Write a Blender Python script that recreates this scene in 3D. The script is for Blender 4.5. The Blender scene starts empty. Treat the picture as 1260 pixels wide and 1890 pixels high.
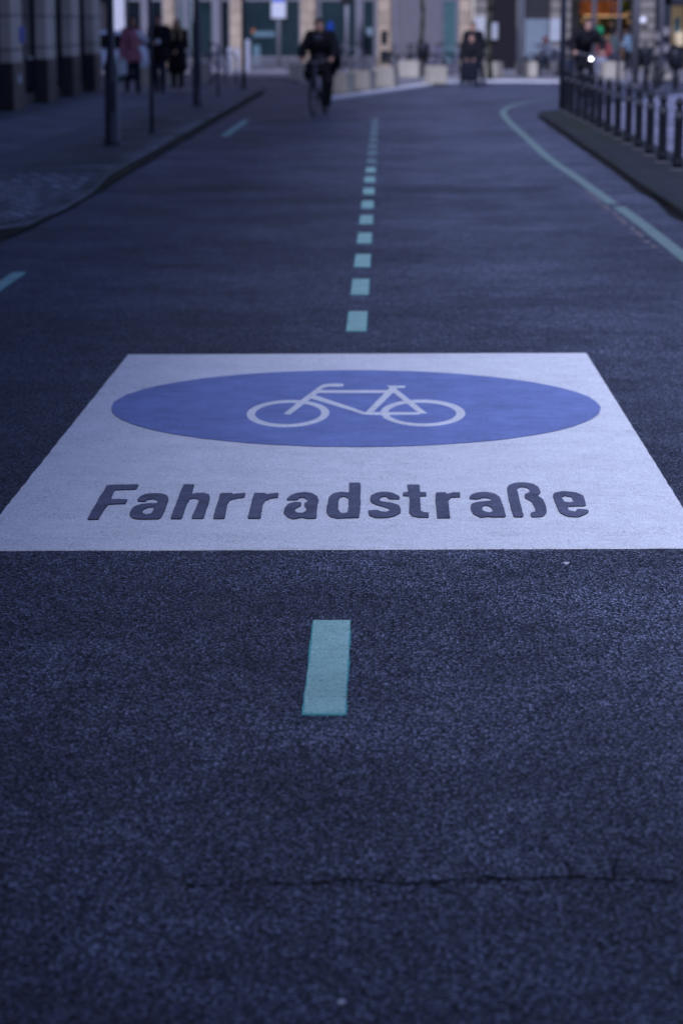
import bpy, bmesh, math, random
from mathutils import Vector, Matrix, noise
from mathutils.geometry import tessellate_polygon
random.seed(7)
R = math.radians
S = bpy.context.scene
COL = S.collection

# ------------------------------------------------------------------ camera
CAM_H = 1.75
FPX = 4462.0                       # focal length in pixels of a 1260 x 1890 frame (85 mm on 36 mm height)
PITCH = math.atan(905 / FPX)
YAW = math.atan(78 / FPX * math.cos(PITCH))
cd = bpy.data.cameras.new('camera')
cam = bpy.data.objects.new('camera', cd)
COL.objects.link(cam)
cam.location = (0, 0, CAM_H)
cam.rotation_euler = (math.pi / 2 - PITCH, 0, YAW)
cd.sensor_fit = 'VERTICAL'
cd.sensor_height = 36
cd.lens = 85
cd.clip_start = 0.1
cd.clip_end = 2000
cd.dof.use_dof = True
cd.dof.focus_distance = 8.1
cd.dof.aperture_fstop = 3.2
cd.dof.aperture_blades = 9
S.camera = cam

# ------------------------------------------------------------------ light
SUN_EL, SUN_AZ = 41, 196          # azimuth: direction the light comes from, degrees clockwise from +Y
w = bpy.data.worlds.new('World')
S.world = w
w.use_nodes = True
nt = w.node_tree
bg = nt.nodes['Background']
sky = nt.nodes.new('ShaderNodeTexSky')
sky.sky_type = 'NISHITA'
sky.sun_disc = False
sky.sun_elevation = R(SUN_EL)
sky.sun_rotation = R(SUN_AZ)
sky.air_density = 1.0
sky.dust_density = 0.6
sky.ozone_density = 3.0
tint = nt.nodes.new('ShaderNodeMix')
tint.data_type = 'RGBA'
tint.blend_type = 'MULTIPLY'
tint.inputs['Factor'].default_value = 1
nt.links.new(sky.outputs[0], tint.inputs[6])
tint.inputs[7].default_value = (0.73, 0.70, 1.0, 1)
nt.links.new(tint.outputs[2], bg.inputs[0])
bg.inputs[1].default_value = 0.075
sd = bpy.data.lights.new('sun', 'SUN')
sd.energy = 2.5
sd.angle = R(6)
sd.color = (0.65, 0.70, 1.0)
sun = bpy.data.objects.new('sun', sd)
COL.objects.link(sun)
az, el = R(SUN_AZ), R(SUN_EL)
dvec = Vector((math.sin(az) * math.cos(el), math.cos(az) * math.cos(el), math.sin(el)))
sun.rotation_euler = dvec.to_track_quat('Z', 'Y').to_euler()
sun.location = (0, 0, 40)
S.view_settings.view_transform = 'Standard'
S.view_settings.look = 'None'
S.view_settings.exposure = 0.92
S.view_settings.gamma = 1
S.cycles.use_denoising = True
S.cycles.denoising_prefilter = 'ACCURATE'

# ------------------------------------------------------------------ geometry of the site
CP, SP, CY, SY = math.cos(PITCH), math.sin(PITCH), math.cos(YAW), math.sin(YAW)
def ray(px, py):
    x, y, z = (px - 630) / FPX, -(py - 945) / FPX, -1.0
    # camera -> world : rotate about X by 90-pitch, then about Z by yaw
    a = math.pi / 2 - PITCH
    yy = y * math.cos(a) - z * math.sin(a)
    zz = y * math.sin(a) + z * math.cos(a)
    return Vector((x * CY - yy * SY, x * SY + yy * CY, zz))
def P(px, py, z=0.0):              # surveyed point on the level z
    d = ray(px, py)
    t = (z - CAM_H) / d.z
    return Vector((d.x * t, d.y * t, z))
def Q(px, py, Y):                  # surveyed point on the upright plane y = Y
    d = ray(px, py)
    t = Y / d.y
    return Vector((d.x * t, Y, CAM_H + d.z * t))

# ------------------------------------------------------------------ materials
MATS = {}
def nodes(m):
    m.use_nodes = True
    return m.node_tree.nodes, m.node_tree.links, m.node_tree.nodes['Principled BSDF']
def mat(name, col, rough=0.7, metal=0.0, var=0.12, scale=8.0, bump=0.0, bscale=60.0, spec=0.5, emit=None, estr=0.0, trans=0.0):
    if name in MATS: return MATS[name]
    m = bpy.data.materials.new(name)
    N, L, B = nodes(m)
    B.inputs['Roughness'].default_value = rough
    B.inputs['Metallic'].default_value = metal
    B.inputs['Specular IOR Level'].default_value = spec if rough < .5 else spec * .3
    B.inputs['Transmission Weight'].default_value = trans
    tc = N.new('ShaderNodeTexCoord')
    nz = N.new('ShaderNodeTexNoise')
    nz.inputs['Scale'].default_value = scale
    nz.inputs['Detail'].default_value = 6
    L.new(tc.outputs['Object'], nz.inputs['Vector'])
    mr = N.new('ShaderNodeMapRange')
    mr.inputs[1].default_value = 0.3; mr.inputs[2].default_value = 0.7
    mr.inputs[3].default_value = 1 - var; mr.inputs[4].default_value = 1 + var
    L.new(nz.outputs[0], mr.inputs[0])
    mx = N.new('ShaderNodeVectorMath'); mx.operation = 'SCALE'
    mx.inputs[0].default_value = col[:3]
    L.new(mr.outputs[0], mx.inputs['Scale'])
    L.new(mx.outputs[0], B.inputs['Base Color'])
    if bump:
        n2 = N.new('ShaderNodeTexNoise'); n2.inputs['Scale'].default_value = bscale; n2.inputs['Detail'].default_value = 4
        L.new(tc.outputs['Object'], n2.inputs['Vector'])
        b = N.new('ShaderNodeBump'); b.inputs['Strength'].default_value = bump; b.inputs['Distance'].default_value = 0.02
        L.new(n2.outputs[0], b.inputs['Height']); L.new(b.outputs[0], B.inputs['Normal'])
    if emit:
        B.inputs['Emission Color'].default_value = (*emit, 1)
        B.inputs['Emission Strength'].default_value = estr
    MATS[name] = m
    return m

class G:                            # small node-graph helper
    def __init__(s, m):
        s.N, s.L, s.B = nodes(m)
        s.co = s.N.new('ShaderNodeNewGeometry').outputs['Position']
    def put(s, sock, v):
        if isinstance(v, bpy.types.NodeSocket): s.L.new(v, sock)
        elif v is not None: sock.default_value = v
    def math(s, op, a, b=None, c=None, clamp=False):
        n = s.N.new('ShaderNodeMath'); n.operation = op; n.use_clamp = clamp
        s.put(n.inputs[0], a)
        if b is not None: s.put(n.inputs[1], b)
        if c is not None: s.put(n.inputs[2], c)
        return n.outputs[0]
    def scale(s, v, xyz):
        n = s.N.new('ShaderNodeVectorMath'); n.operation = 'MULTIPLY'
        s.put(n.inputs[0], v); n.inputs[1].default_value = xyz
        return n.outputs[0]
    def noise(s, sc, det=3, rough=0.5, v=None):
        n = s.N.new('ShaderNodeTexNoise'); n.inputs['Scale'].default_value = sc
        n.inputs['Detail'].default_value = det; n.inputs['Roughness'].default_value = rough
        s.L.new(v or s.co, n.inputs['Vector']); return n.outputs[0]
    def voro(s, sc, feat='F1', out='Distance', v=None, rnd=1.0):
        n = s.N.new('ShaderNodeTexVoronoi'); n.feature = feat; n.inputs['Scale'].default_value = sc
        n.inputs['Randomness'].default_value = rnd
        s.L.new(v or s.co, n.inputs['Vector']); return n.outputs[out]
    def rng(s, v, a, b, c, d, clamp=True):
        n = s.N.new('ShaderNodeMapRange'); n.clamp = clamp
        s.put(n.inputs[0], v)
        for i, q in enumerate((a, b, c, d)): n.inputs[i + 1].default_value = q
        return n.outputs[0]
    def mix(s, f, a, b, blend='MIX'):
        n = s.N.new('ShaderNodeMix'); n.data_type = 'RGBA'; n.blend_type = blend
        s.put(n.inputs[0], f)
        s.put(n.inputs[6], (*a, 1) if isinstance(a, tuple) else a)
        s.put(n.inputs[7], (*b, 1) if isinstance(b, tuple) else b)
        return n.outputs[2]
    def mulc(s, c, f):
        n = s.N.new('ShaderNodeVectorMath'); n.operation = 'SCALE'
        s.put(n.inputs[0], c); s.put(n.inputs['Scale'], f); return n.outputs[0]
    def sep(s):
        n = s.N.new('ShaderNodeSeparateXYZ'); s.L.new(s.co, n.inputs[0]); return n.outputs
    def bump(s, h, dist, strength=1.0, prev=None):
        n = s.N.new('ShaderNodeBump'); n.inputs['Strength'].default_value = strength; n.inputs['Distance'].default_value = dist
        s.L.new(h, n.inputs['Height'])
        if prev: s.L.new(prev, n.inputs['Normal'])
        return n.outputs[0]

def band(g, v, c, hw, soft):       # 1 inside |v-c|<hw, fading over soft
    d = g.math('ABSOLUTE', g.math('SUBTRACT', v, c))
    return g.rng(d, hw, hw + soft, 1, 0)

def asphalt_material():
    m = bpy.data.materials.new('asphalt'); g = G(m)
    x, y, z = g.sep()
    wob = g.N.new('ShaderNodeVectorMath'); wob.operation = 'ADD'; g.L.new(g.co, wob.inputs[0]); g.L.new(g.mulc(g.noise(70, 2), 0.008), wob.inputs[1])
    cell = g.voro(112, 'F1', 'Color', wob.outputs[0]); cd_ = g.voro(112, 'F1', 'Distance', wob.outputs[0])
    sx = g.N.new('ShaderNodeSeparateColor'); g.L.new(cell, sx.inputs[0])
    stone = g.rng(g.math('POWER', sx.outputs[0], 1.5), 0.0, 1.0, 0.45, 2.15)
    gap = g.rng(cd_, 0.25, 0.57, 1.4, 0.12)
    fine = g.rng(g.noise(300, 3, 0.6), 0.3, 0.7, 0.7, 1.3)
    big = g.math('MULTIPLY', g.rng(g.noise(0.8, 5, 0.65), 0.38, 0.62, 0.76, 1.24), g.rng(g.noise(2.7, 4, 0.6), 0.38, 0.62, 0.88, 1.12))
    mid = g.math('MULTIPLY', g.rng(g.noise(9, 4, 0.6), 0.3, 0.7, 0.78, 1.22), g.rng(g.noise(48, 3, 0.6), 0.38, 0.62, 0.72, 1.28))
    # transverse wear and damp patches further down the street
    vs = g.scale(g.co, (0.6, 0.7, 1.0))
    streak = g.rng(g.noise(0.32, 4, 0.6, vs), 0.40, 0.58, 0.82, 1.12)
    f = g.math('MULTIPLY', stone, gap); f = g.math('MULTIPLY', f, fine); f = g.math('MULTIPLY', f, big)
    f = g.math('MULTIPLY', f, mid); f = g.math('MULTIPLY', f, streak)
    # old repair joint across the lanes
    yj = g.math('ADD', y, g.math('MULTIPLY', g.math('SUBTRACT', g.noise(0.8, 3), 0.5), 0.9))
    joint = g.math('MULTIPLY', band(g, yj, 24.9, 0.05, 0.16), g.rng(g.noise(1.3, 2), 0.35, 0.6, 0.1, 1))
    f = g.math('MULTIPLY', f, g.math('ADD', 1.0, g.math('MULTIPLY', joint, 0.7)))
    dj = band(g, yj, 25.9, 0.35, 0.5)
    f = g.math('MULTIPLY', f, g.math('SUBTRACT', 1.0, g.math('MULTIPLY', g.math('MULTIPLY', dj, g.rng(g.noise(0.7, 2), 0.42, 0.6, 0, 1)), 0.4)))
    # painted sheen: colour gain rises towards the crossing
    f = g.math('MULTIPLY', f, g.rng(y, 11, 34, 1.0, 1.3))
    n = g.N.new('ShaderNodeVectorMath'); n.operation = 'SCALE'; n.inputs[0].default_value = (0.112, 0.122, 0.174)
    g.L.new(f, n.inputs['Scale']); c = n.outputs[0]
    # pale mineral grains and lichen-like stains
    spot = g.rng(g.voro(38, 'F1', 'Distance'), 0.07, 0.12, 1, 0)
    keep = g.rng(g.noise(14, 2), 0.50, 0.57, 0, 1)
    c = g.mix(g.math('MULTIPLY', g.math('MULTIPLY', spot, keep), 0.7), c, (0.20, 0.20, 0.23))
    st = g.math('MULTIPLY', g.rng(g.noise(2.6, 6, 0.75), 0.58, 0.70, 0, 1), 0.30)
    c = g.mix(st, c, (0.16, 0.17, 0.19))
    g.L.new(c, g.B.inputs['Base Color'])
    g.put(g.B.inputs['Roughness'], g.rng(sx.outputs[1], 0, 1, 0.42, 0.75))
    g.B.inputs['Specular IOR Level'].default_value = 0.12
    h = g.math('ADD', g.math('MULTIPLY', g.math('SUBTRACT', 1.0, cd_), 1.0), g.math('MULTIPLY', g.noise(260, 4, 0.6), 0.6))
    h = g.math('ADD', h, g.math('MULTIPLY', sx.outputs[2], 0.5))
    b1 = g.bump(g.noise(30, 3), 0.006, 0.5)
    g.L.new(g.bump(h, 0.007, 1.0, b1), g.B.inputs['Normal'])
    return m

def paint_material(name, col, worn=0.3, grain=0.12, cloud=0.10, rough=0.65, dark=(0.05, 0.05, 0.07), edge=False):
    m = bpy.data.materials.new(name); g = G(m); g.B.inputs['Specular IOR Level'].default_value = .15
    f = g.rng(g.noise(3.1, 8, 0.78), 0.36, 0.64, 1 - cloud, 1 + cloud)
    f = g.math('MULTIPLY', f, g.rng(g.noise(170, 3, 0.6), 0.3, 0.7, 1 - grain, 1 + grain))
    vs = g.scale(g.co, (0.5, 1, 1))
    f = g.math('MULTIPLY', f, g.rng(g.noise(13, 6, 0.78, vs), 0.36, 0.64, 1 - cloud * .8, 1 + cloud * .7))
    n = g.N.new('ShaderNodeVectorMath'); n.operation = 'SCALE'; n.inputs[0].default_value = col
    g.L.new(f, n.inputs['Scale']); c = n.outputs[0]
    pit = g.math('MAXIMUM', g.rng(g.voro(64, 'F1', 'Distance'), 0.12, 0.24, 1, 0), g.rng(g.voro(15, 'F1', 'Distance'), 0.03, 0.07, 1, 0))
    keep = g.rng(g.noise(5, 4, 0.7), 0.47, 0.60, 0, 1)
    c = g.mix(g.math('MULTIPLY', g.math('MULTIPLY', pit, keep), worn), c, dark)
    sm = g.rng(g.noise(3.3, 7, 0.8, g.scale(g.co, (0.5, 1.6, 1))), 0.56, 0.72, 0, 0.16)
    c = g.mix(g.math('MULTIPLY', sm, worn * 1.5), c, dark)
    # fine hairline scratches
    sc = g.voro(9, 'DISTANCE_TO_EDGE', 'Distance', g.scale(g.co, (0.6, 2.4, 1)))
    hair = g.math('MULTIPLY', g.rng(sc, 0.0, 0.012, 1, 0), g.rng(g.noise(4, 3), 0.46, 0.56, 0, 0.55))
    c = g.mix(g.math('MULTIPLY', hair, worn), c, dark)
    g.L.new(c, g.B.inputs['Base Color'])
    g.B.inputs['Roughness'].default_value = rough
    g.L.new(g.bump(g.math('ADD', g.noise(150, 4, 0.6), g.math('MULTIPLY', g.noise(22, 3), 1.5)), 0.0035, 0.8), g.B.inputs['Normal'])
    MATS[name] = m
    return m

def paving_material(name, col, cw, cl, offs=0.5, mort=0.02, moss=0.0, moss_x=None, rot=0.0, var=0.25):
    m = bpy.data.materials.new(name); g = G(m)
    mp = g.N.new('ShaderNodeMapping'); g.L.new(g.co, mp.inputs[0]); mp.inputs['Rotation'].default_value = (0, 0, rot)
    br = g.N.new('ShaderNodeTexBrick'); g.L.new(mp.outputs[0], br.inputs[0])
    br.offset = offs; br.inputs['Scale'].default_value = 1; br.inputs['Brick Width'].default_value = cw
    br.inputs['Row Height'].default_value = cl; br.inputs['Mortar Size'].default_value = mort * min(cw, cl)
    br.inputs['Color1'].default_value = (*[c * (1 - var) for c in col], 1)
    br.inputs['Color2'].default_value = (*[c * (1 + var) for c in col], 1)
    br.inputs['Mortar'].default_value = (*[c * 0.35 for c in col], 1)
    f = g.math('MULTIPLY', g.rng(g.noise(0.7, 5, 0.6), 0.3, 0.7, 0.7, 1.25), g.rng(g.noise(40, 4), 0.3, 0.7, 0.85, 1.15))
    c = g.mulc(br.outputs[0], f)
    if moss:
        x, y, z = g.sep()
        k = g.rng(g.noise(1.2, 5, 0.65), 0.42, 0.58, 0, 1)
        if moss_x:
            k = g.math('MULTIPLY', k, band(g, x, moss_x[0], moss_x[1], moss_x[1]))
        if moss_x and len(moss_x) > 2:
            k = g.math('MULTIPLY', k, band(g, y, moss_x[2], moss_x[3], moss_x[3] * 0.6))
        c = g.mix(g.math('MULTIPLY', k, moss), c, (0.020, 0.028, 0.008))
    g.L.new(c, g.B.inputs['Base Color']); g.B.inputs['Roughness'].default_value = 0.7; g.B.inputs['Specular IOR Level'].default_value = .15
    hh = g.math('ADD', br.outputs['Fac'], g.math('MULTIPLY', g.noise(60, 3), -0.4))
    g.L.new(g.bump(g.math('MULTIPLY', hh, -1.0), 0.006, 0.7), g.B.inputs['Normal'])
    MATS[name] = m
    return m

def stone_material(name, col, bw, bh, off=0.5, mort=0.012, rough=0.75):
    m = bpy.data.materials.new(name); g = G(m)
    x, y, z = g.sep()
    cb = g.N.new('ShaderNodeCombineXYZ')
    g.L.new(g.math('ADD', x, y), cb.inputs[0]); g.L.new(z, cb.inputs[1])
    br = g.N.new('ShaderNodeTexBrick'); g.L.new(cb.outputs[0], br.inputs[0])
    br.offset = off; br.inputs['Scale'].default_value = 1; br.inputs['Brick Width'].default_value = bw
    br.inputs['Row Height'].default_value = bh; br.inputs['Mortar Size'].default_value = mort
    br.inputs['Color1'].default_value = (*[c * 0.88 for c in col], 1)
    br.inputs['Color2'].default_value = (*[c * 1.1 for c in col], 1)
    br.inputs['Mortar'].default_value = (*[c * 0.3 for c in col], 1)
    f = g.math('MULTIPLY', g.rng(g.noise(1.1, 5, 0.6), 0.3, 0.7, 0.8, 1.15), g.rng(g.noise(45, 4), 0.3, 0.7, 0.9, 1.1))
    g.L.new(g.mulc(br.outputs[0], f), g.B.inputs['Base Color']); g.B.inputs['Roughness'].default_value = rough
    g.L.new(g.bump(g.math('MULTIPLY', br.outputs['Fac'], -1.0), 0.01, 0.8), g.B.inputs['Normal'])
    MATS[name] = m
    return m

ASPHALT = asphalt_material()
WHITE_P = paint_material('white_thermoplastic', (0.80, 0.81, 0.80), worn=0.9, grain=0.3, cloud=.06)
BLUE_P = paint_material('blue_thermoplastic', (0.205, 0.262, 0.51), worn=0.9, grain=0.3, cloud=.13, dark=(0.03, 0.04, 0.12))
TEAL_P = paint_material('teal_paint', (0.31, 0.53, 0.46), worn=1.0, grain=0.3)
TEALD_P = paint_material('teal_paint_edge', (0.08, 0.36, 0.34), worn=0.7, grain=0.15)
TEALF_P = paint_material('faded_teal_paint', (0.18, 0.25, 0.26), worn=1.0, grain=0.2)
TEALM_P = paint_material('worn_teal_paint', (0.15, 0.215, 0.20), worn=0.9, grain=0.2)
LETTER_P = paint_material('dark_letter_bitumen', (0.12, 0.125, 0.18), worn=1.0, grain=0.6, cloud=.25, rough=0.6, dark=(0.015, 0.015, 0.02))

# ------------------------------------------------------------------ mesh helpers
def link(name, bm, mats, parent=None, smooth=False):
    me = bpy.data.meshes.new(name)
    bm.to_mesh(me); bm.free()
    if not isinstance(mats, (list, tuple)): mats = [mats]
    for m in mats: me.materials.append(m)
    if smooth:
        for p in me.polygons: p.use_smooth = True
    o = bpy.data.objects.new(name, me)
    COL.objects.link(o)
    if parent: o.parent = parent
    return o
def tag(o, label=None, cat=None, group=None, kind=None):
    if label: o['label'] = label
    if cat: o['category'] = cat
    if group: o['group'] = group
    if kind: o['kind'] = kind
    return o
def empty(name, loc=(0, 0, 0), rz=0.0, label=None, cat=None, group=None):
    o = bpy.data.objects.new(name, None); COL.objects.link(o)
    o.location = loc; o.rotation_euler = (0, 0, rz); o.empty_display_size = 0.2
    return tag(o, label, cat, group)
def copy_tree(o, parent=None):
    c = o.copy(); COL.objects.link(c); c.parent = parent
    for ch in [q for q in bpy.data.objects if q.parent == o]: copy_tree(ch, c)
    return c
def box(bm, x0, x1, y0, y1, z0, z1, mi=0):
    vs = [bm.verts.new(v) for v in ((x0,y0,z0),(x1,y0,z0),(x1,y1,z0),(x0,y1,z0),(x0,y0,z1),(x1,y0,z1),(x1,y1,z1),(x0,y1,z1))]
    fs = [(0,3,2,1),(4,5,6,7),(0,1,5,4),(1,2,6,5),(2,3,7,6),(3,0,4,7)]
    out = []
    for f in fs:
        fa = bm.faces.new([vs[i] for i in f]); fa.material_index = mi; out.append(fa)
    return out
def bbox(*a, **k):
    bm = bmesh.new(); box(bm, *a, **k); return bm
def bevel(bm, w, seg=2):
    bmesh.ops.bevel(bm, geom=bm.edges[:], offset=w, segments=seg, affect='EDGES', clamp_overlap=True)
    return bm
def cyl(bm, p0, p1, r0, r1=None, n=16, mi=0, cap=True):
    p0, p1 = Vector(p0), Vector(p1); r1 = r0 if r1 is None else r1
    d = (p1 - p0); q = d.to_track_quat('Z', 'Y')
    a, b = [], []
    for i in range(n):
        t = 2 * math.pi * i / n; v = Vector((math.cos(t), math.sin(t), 0))
        a.append(bm.verts.new(p0 + q @ (v * r0))); b.append(bm.verts.new(p1 + q @ (v * r1)))
    for i in range(n):
        j = (i + 1) % n
        f = bm.faces.new((a[i], a[j], b[j], b[i])); f.material_index = mi; f.smooth = True
    if cap:
        bm.faces.new(a[::-1]).material_index = mi; bm.faces.new(b).material_index = mi
def ball(bm, c, r, n=12, sc=(1, 1, 1), mi=0):
    ret = bmesh.ops.create_uvsphere(bm, u_segments=n, v_segments=max(6, n * 2 // 3), radius=r)
    for v in ret['verts']:
        v.co = Vector((v.co.x * sc[0], v.co.y * sc[1], v.co.z * sc[2])) + Vector(c)
        for f in v.link_faces: f.material_index = mi; f.smooth = True
def tube(bm, pts, r, n=10, mi=0):
    for i in range(len(pts) - 1): cyl(bm, pts[i], pts[i + 1], r, r, n, mi)
    for p in pts[1:-1]: ball(bm, p, r, n, mi=mi)
def lathe(bm, prof, c=(0, 0, 0), n=24, mi=0):
    rings = []
    for r, z in prof:
        rings.append([bm.verts.new((c[0] + r * math.cos(2 * math.pi * i / n), c[1] + r * math.sin(2 * math.pi * i / n), c[2] + z)) for i in range(n)])
    for a, b in zip(rings, rings[1:]):
        for i in range(n):
            j = (i + 1) % n
            f = bm.faces.new((a[i], a[j], b[j], b[i])); f.material_index = mi; f.smooth = True
    bm.faces.new(rings[0][::-1]).material_index = mi; bm.faces.new(rings[-1]).material_index = mi
def torus(bm, c, axis, R_, r, n=40, m=8, mi=0):
    q = Vector(axis).to_track_quat('Z', 'Y'); c = Vector(c); rings = []
    for i in range(n):
        t = 2 * math.pi * i / n; cen = Vector((math.cos(t), math.sin(t), 0))
        rings.append([bm.verts.new(c + q @ (cen * (R_ + r * math.cos(2 * math.pi * k / m)) + Vector((0, 0, r * math.sin(2 * math.pi * k / m))))) for k in range(m)])
    for i in range(n):
        a, b = rings[i], rings[(i + 1) % n]
        for k in range(m):
            f = bm.faces.new((a[k], b[k], b[(k + 1) % m], a[(k + 1) % m])); f.material_index = mi; f.smooth = True
def area2(p): return sum(p[i][0] * p[(i + 1) % len(p)][1] - p[(i + 1) % len(p)][0] * p[i][1] for i in range(len(p)))
def prism(bm, loops, z0, z1, walls=True, mi=0, wmi=None):      # loops[0] outer, rest holes, all (x, y)
    ls = []
    for k, lp in enumerate(loops):
        lp = [tuple(p[:2]) for p in lp]
        if (area2(lp) > 0) != (k == 0): lp = lp[::-1]
        ls.append(lp)
    tris = tessellate_polygon([[Vector((p[0], p[1], 0)) for p in lp] for lp in ls])
    flat = [p for lp in ls for p in lp]
    top = [bm.verts.new((p[0], p[1], z1)) for p in flat]
    for t in tris:
        a = [flat[i] for i in t]
        if abs(area2(a)) < 1e-12: continue
        t = t if area2(a) > 0 else t[::-1]
        try: bm.faces.new([top[i] for i in t]).material_index = mi
        except ValueError: pass
    if walls:
        bot = [bm.verts.new((p[0], p[1], z0)) for p in flat]
        o = 0
        for lp in ls:
            n = len(lp)
            for i in range(n):
                j = (i + 1) % n
                bm.faces.new((bot[o + i], bot[o + j], top[o + j], top[o + i])).material_index = mi if wmi is None else wmi
            o += n
def chaikin(p, it=1, q=0.22):
    for _ in range(it):
        o = []
        for i in range(len(p)):
            a, b = Vector(p[i]), Vector(p[(i + 1) % len(p)])
            o += [tuple(a.lerp(b, q)), tuple(a.lerp(b, 1 - q))]
        p = o
    return p
def grow(p, d):                    # push an outline outwards (holes are pulled in by their own winding)
    n = len(p); sg = 1 if area2(p) > 0 else -1; o = []
    for i in range(n):
        t = (Vector(p[(i + 1) % n]) - Vector(p[i - 1])).normalized()
        o.append((p[i][0] + sg * t.y * d, p[i][1] - sg * t.x * d))
    return o
def rough_line(p, step, amp, seed=0.0, closed=True):       # hand-cut / worn outline
    o = []; n = len(p)
    for i in range(n if closed else n - 1):
        a, b = Vector(p[i][:2]), Vector(p[(i + 1) % n][:2]); L = (b - a).length
        k = max(1, int(L / step)); nrm = Vector((-(b - a).y, (b - a).x)).normalized() if L else Vector((0, 0))
        for j in range(k):
            q = a.lerp(b, j / k); w_ = noise.noise(Vector((q.x * 9, q.y * 9, seed))) + 0.5 * noise.noise(Vector((q.x * 31, q.y * 31, seed + 5)))
            q = q + nrm * amp * w_
            o.append((q.x, q.y))
    return o

# ------------------------------------------------------------------ ground
def struct(name, bm, m, label=None, cat=None, **k):
    o = link(name, bm, m, **k); o['kind'] = 'structure'
    if label: o['label'] = label
    if cat: o['category'] = cat
    return o
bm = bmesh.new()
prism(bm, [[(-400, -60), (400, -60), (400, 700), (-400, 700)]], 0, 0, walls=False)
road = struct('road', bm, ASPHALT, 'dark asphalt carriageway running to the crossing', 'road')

def ribbon(bm, pts, w0, z=0.0015, mi=0, jit=0.0):
    prev = None
    for i, p in enumerate(pts):
        p = Vector(p[:2]); d = (Vector(pts[min(i + 1, len(pts) - 1)][:2]) - Vector(pts[max(i - 1, 0)][:2])).normalized()
        nn = Vector((-d.y, d.x)); ww = w0 * (1 + jit * random.uniform(-1, 1)) / 2
        cur = (bm.verts.new((*(p - nn * ww), z)), bm.verts.new((*(p + nn * ww), z)))
        if prev: bm.faces.new((prev[0], cur[0], cur[1], prev[1])).material_index = mi
        prev = cur
# crack across the near lane
bm = bmesh.new()
ck = [(340,1636),(400,1634),(450,1632),(500,1633),(560,1632),(620,1627),(640,1624),(690,1626),(740,1631),(800,1629),(850,1624),(890,1620),(940,1623),(985,1623),(1040,1618),(1090,1621),(1140,1626),(1180,1623),(1225,1628),(1300,1624)]
pts = []
for i in range(len(ck) - 1):
    for j in range(6):
        t = j / 6; x_ = ck[i][0] + (ck[i+1][0] - ck[i][0]) * t; y_ = ck[i][1] + (ck[i+1][1] - ck[i][1]) * t
        q = P(x_, y_); pts.append((q.x, q.y + 0.006 * noise.noise(Vector((x_ * 0.09, 3, 0))) + random.uniform(-0.0012, 0.0012)))
seg = []
for i, p in enumerate(pts):
    seg.append(p)
    if len(seg) > 1 and noise.noise(Vector((i * 0.17, 9, 2))) < -0.42:
        if len(seg) > 2: ribbon(bm, seg, random.uniform(.004, .009), jit=0.9)
        seg = []
if len(seg) > 2: ribbon(bm, seg, random.uniform(.004, .009), jit=0.9)
for k in range(26):
    a = random.choice(pts); d = Vector((random.uniform(-1, 1), random.choice((-1, 1)) * random.uniform(.2, .9))).normalized() * random.uniform(.012, .035)
    br_ = [(a[0], a[1])]
    for j in range(4): br_.append((br_[-1][0] + d.x + random.uniform(-.006, .006), br_[-1][1] + d.y + random.uniform(-.006, .006)))
    ribbon(bm, br_, random.uniform(.002, .005), z=.0012 + k * .00001, jit=.8)
crack = struct('crack', bm, mat('crack_shadow', (0.006, 0.006, 0.008), 0.95), parent=road)

# left pavement (footway) with dropped kerb
KH = 0.12
KX = -3.0
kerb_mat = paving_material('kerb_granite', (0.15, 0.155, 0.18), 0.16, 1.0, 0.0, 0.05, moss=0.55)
kerbd_mat = paving_material('kerb_shade_mossy', (0.008, 0.008, 0.010), 0.16, 1.0, 0.0, 0.05, moss=0.8)  # upright kerb face blackened to paint its shade, with moss patches
mosaic = paving_material('mosaic_paving', (0.155, 0.165, 0.20), 0.085, 0.08, 0.5, 0.16, moss=0.75, moss_x=(-3.3, 0.55, 36, 7))
slabs = paving_material('footway_slabs', (0.16, 0.165, 0.20), 0.50, 0.50, 0.5, 0.02)
cobble = paving_material('driveway_cobbles', (0.27, 0.275, 0.32), 0.20, 0.20, 0.5, 0.25, var=0.75)
def kz(y):                          # kerb height along the street, dropped at the driveway
    if y < 19.6: return KH
    if y < 21.0: return KH - (KH - 0.035) * (y - 19.6) / 1.4
    if y < 25.0: return 0.035
    if y < 26.6: return 0.035 + (KH - 0.035) * (y - 25.0) / 1.6
    return KH
def kx(y):
    if y < 19: return KX - 0.14
    if y < 23: return KX - 0.14 + 0.14 * (y - 19) / 4
    if y > 62: return KX - 0.02 * (y - 62) ** 2
    return KX
ys = [-30, 0, 10, 16, 19, 19.6, 20.3, 21, 22, 23, 24, 25, 25.8, 26.6, 30, 40, 50, 60, 62, 64, 66, 68, 69.5]
bm = bmesh.new(); bk = bmesh.new(); bs = bmesh.new()
prev = None
for y in ys:
    x, z = kx(y), kz(y)
    zi = KH
    row = [bm.verts.new((x - 0.15, y, z - 0.003)), bm.verts.new((x - 0.9, y, KH if y < 18 or y > 28 else max(z, 0.07))), bm.verts.new((x - 1.5, y, KH)), bm.verts.new((-60 if y > 60.5 else -7.3, y, KH))]
    kr = [bk.verts.new((x, y, 0)), bk.verts.new((x + 0.0, y, z - 0.015)), bk.verts.new((x - 0.015, y, z)), bk.verts.new((x - 0.15, y, z)), bk.verts.new((x - 0.15, y, -0.02))]
    if prev:
        for i in range(3): bm.faces.new((prev[0][i + 1], prev[0][i], row[i], row[i + 1]))
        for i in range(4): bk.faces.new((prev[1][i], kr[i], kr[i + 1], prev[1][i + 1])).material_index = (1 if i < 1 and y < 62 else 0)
    prev = (row, kr)
struct('pavement', bm, mosaic, 'mosaic paved footway on the side of the stone office building', 'pavement')
bmesh.ops.recalc_face_normals(bk, faces=bk.faces[:])
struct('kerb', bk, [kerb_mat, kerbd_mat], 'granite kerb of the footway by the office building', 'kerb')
bm = bmesh.new()
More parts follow.
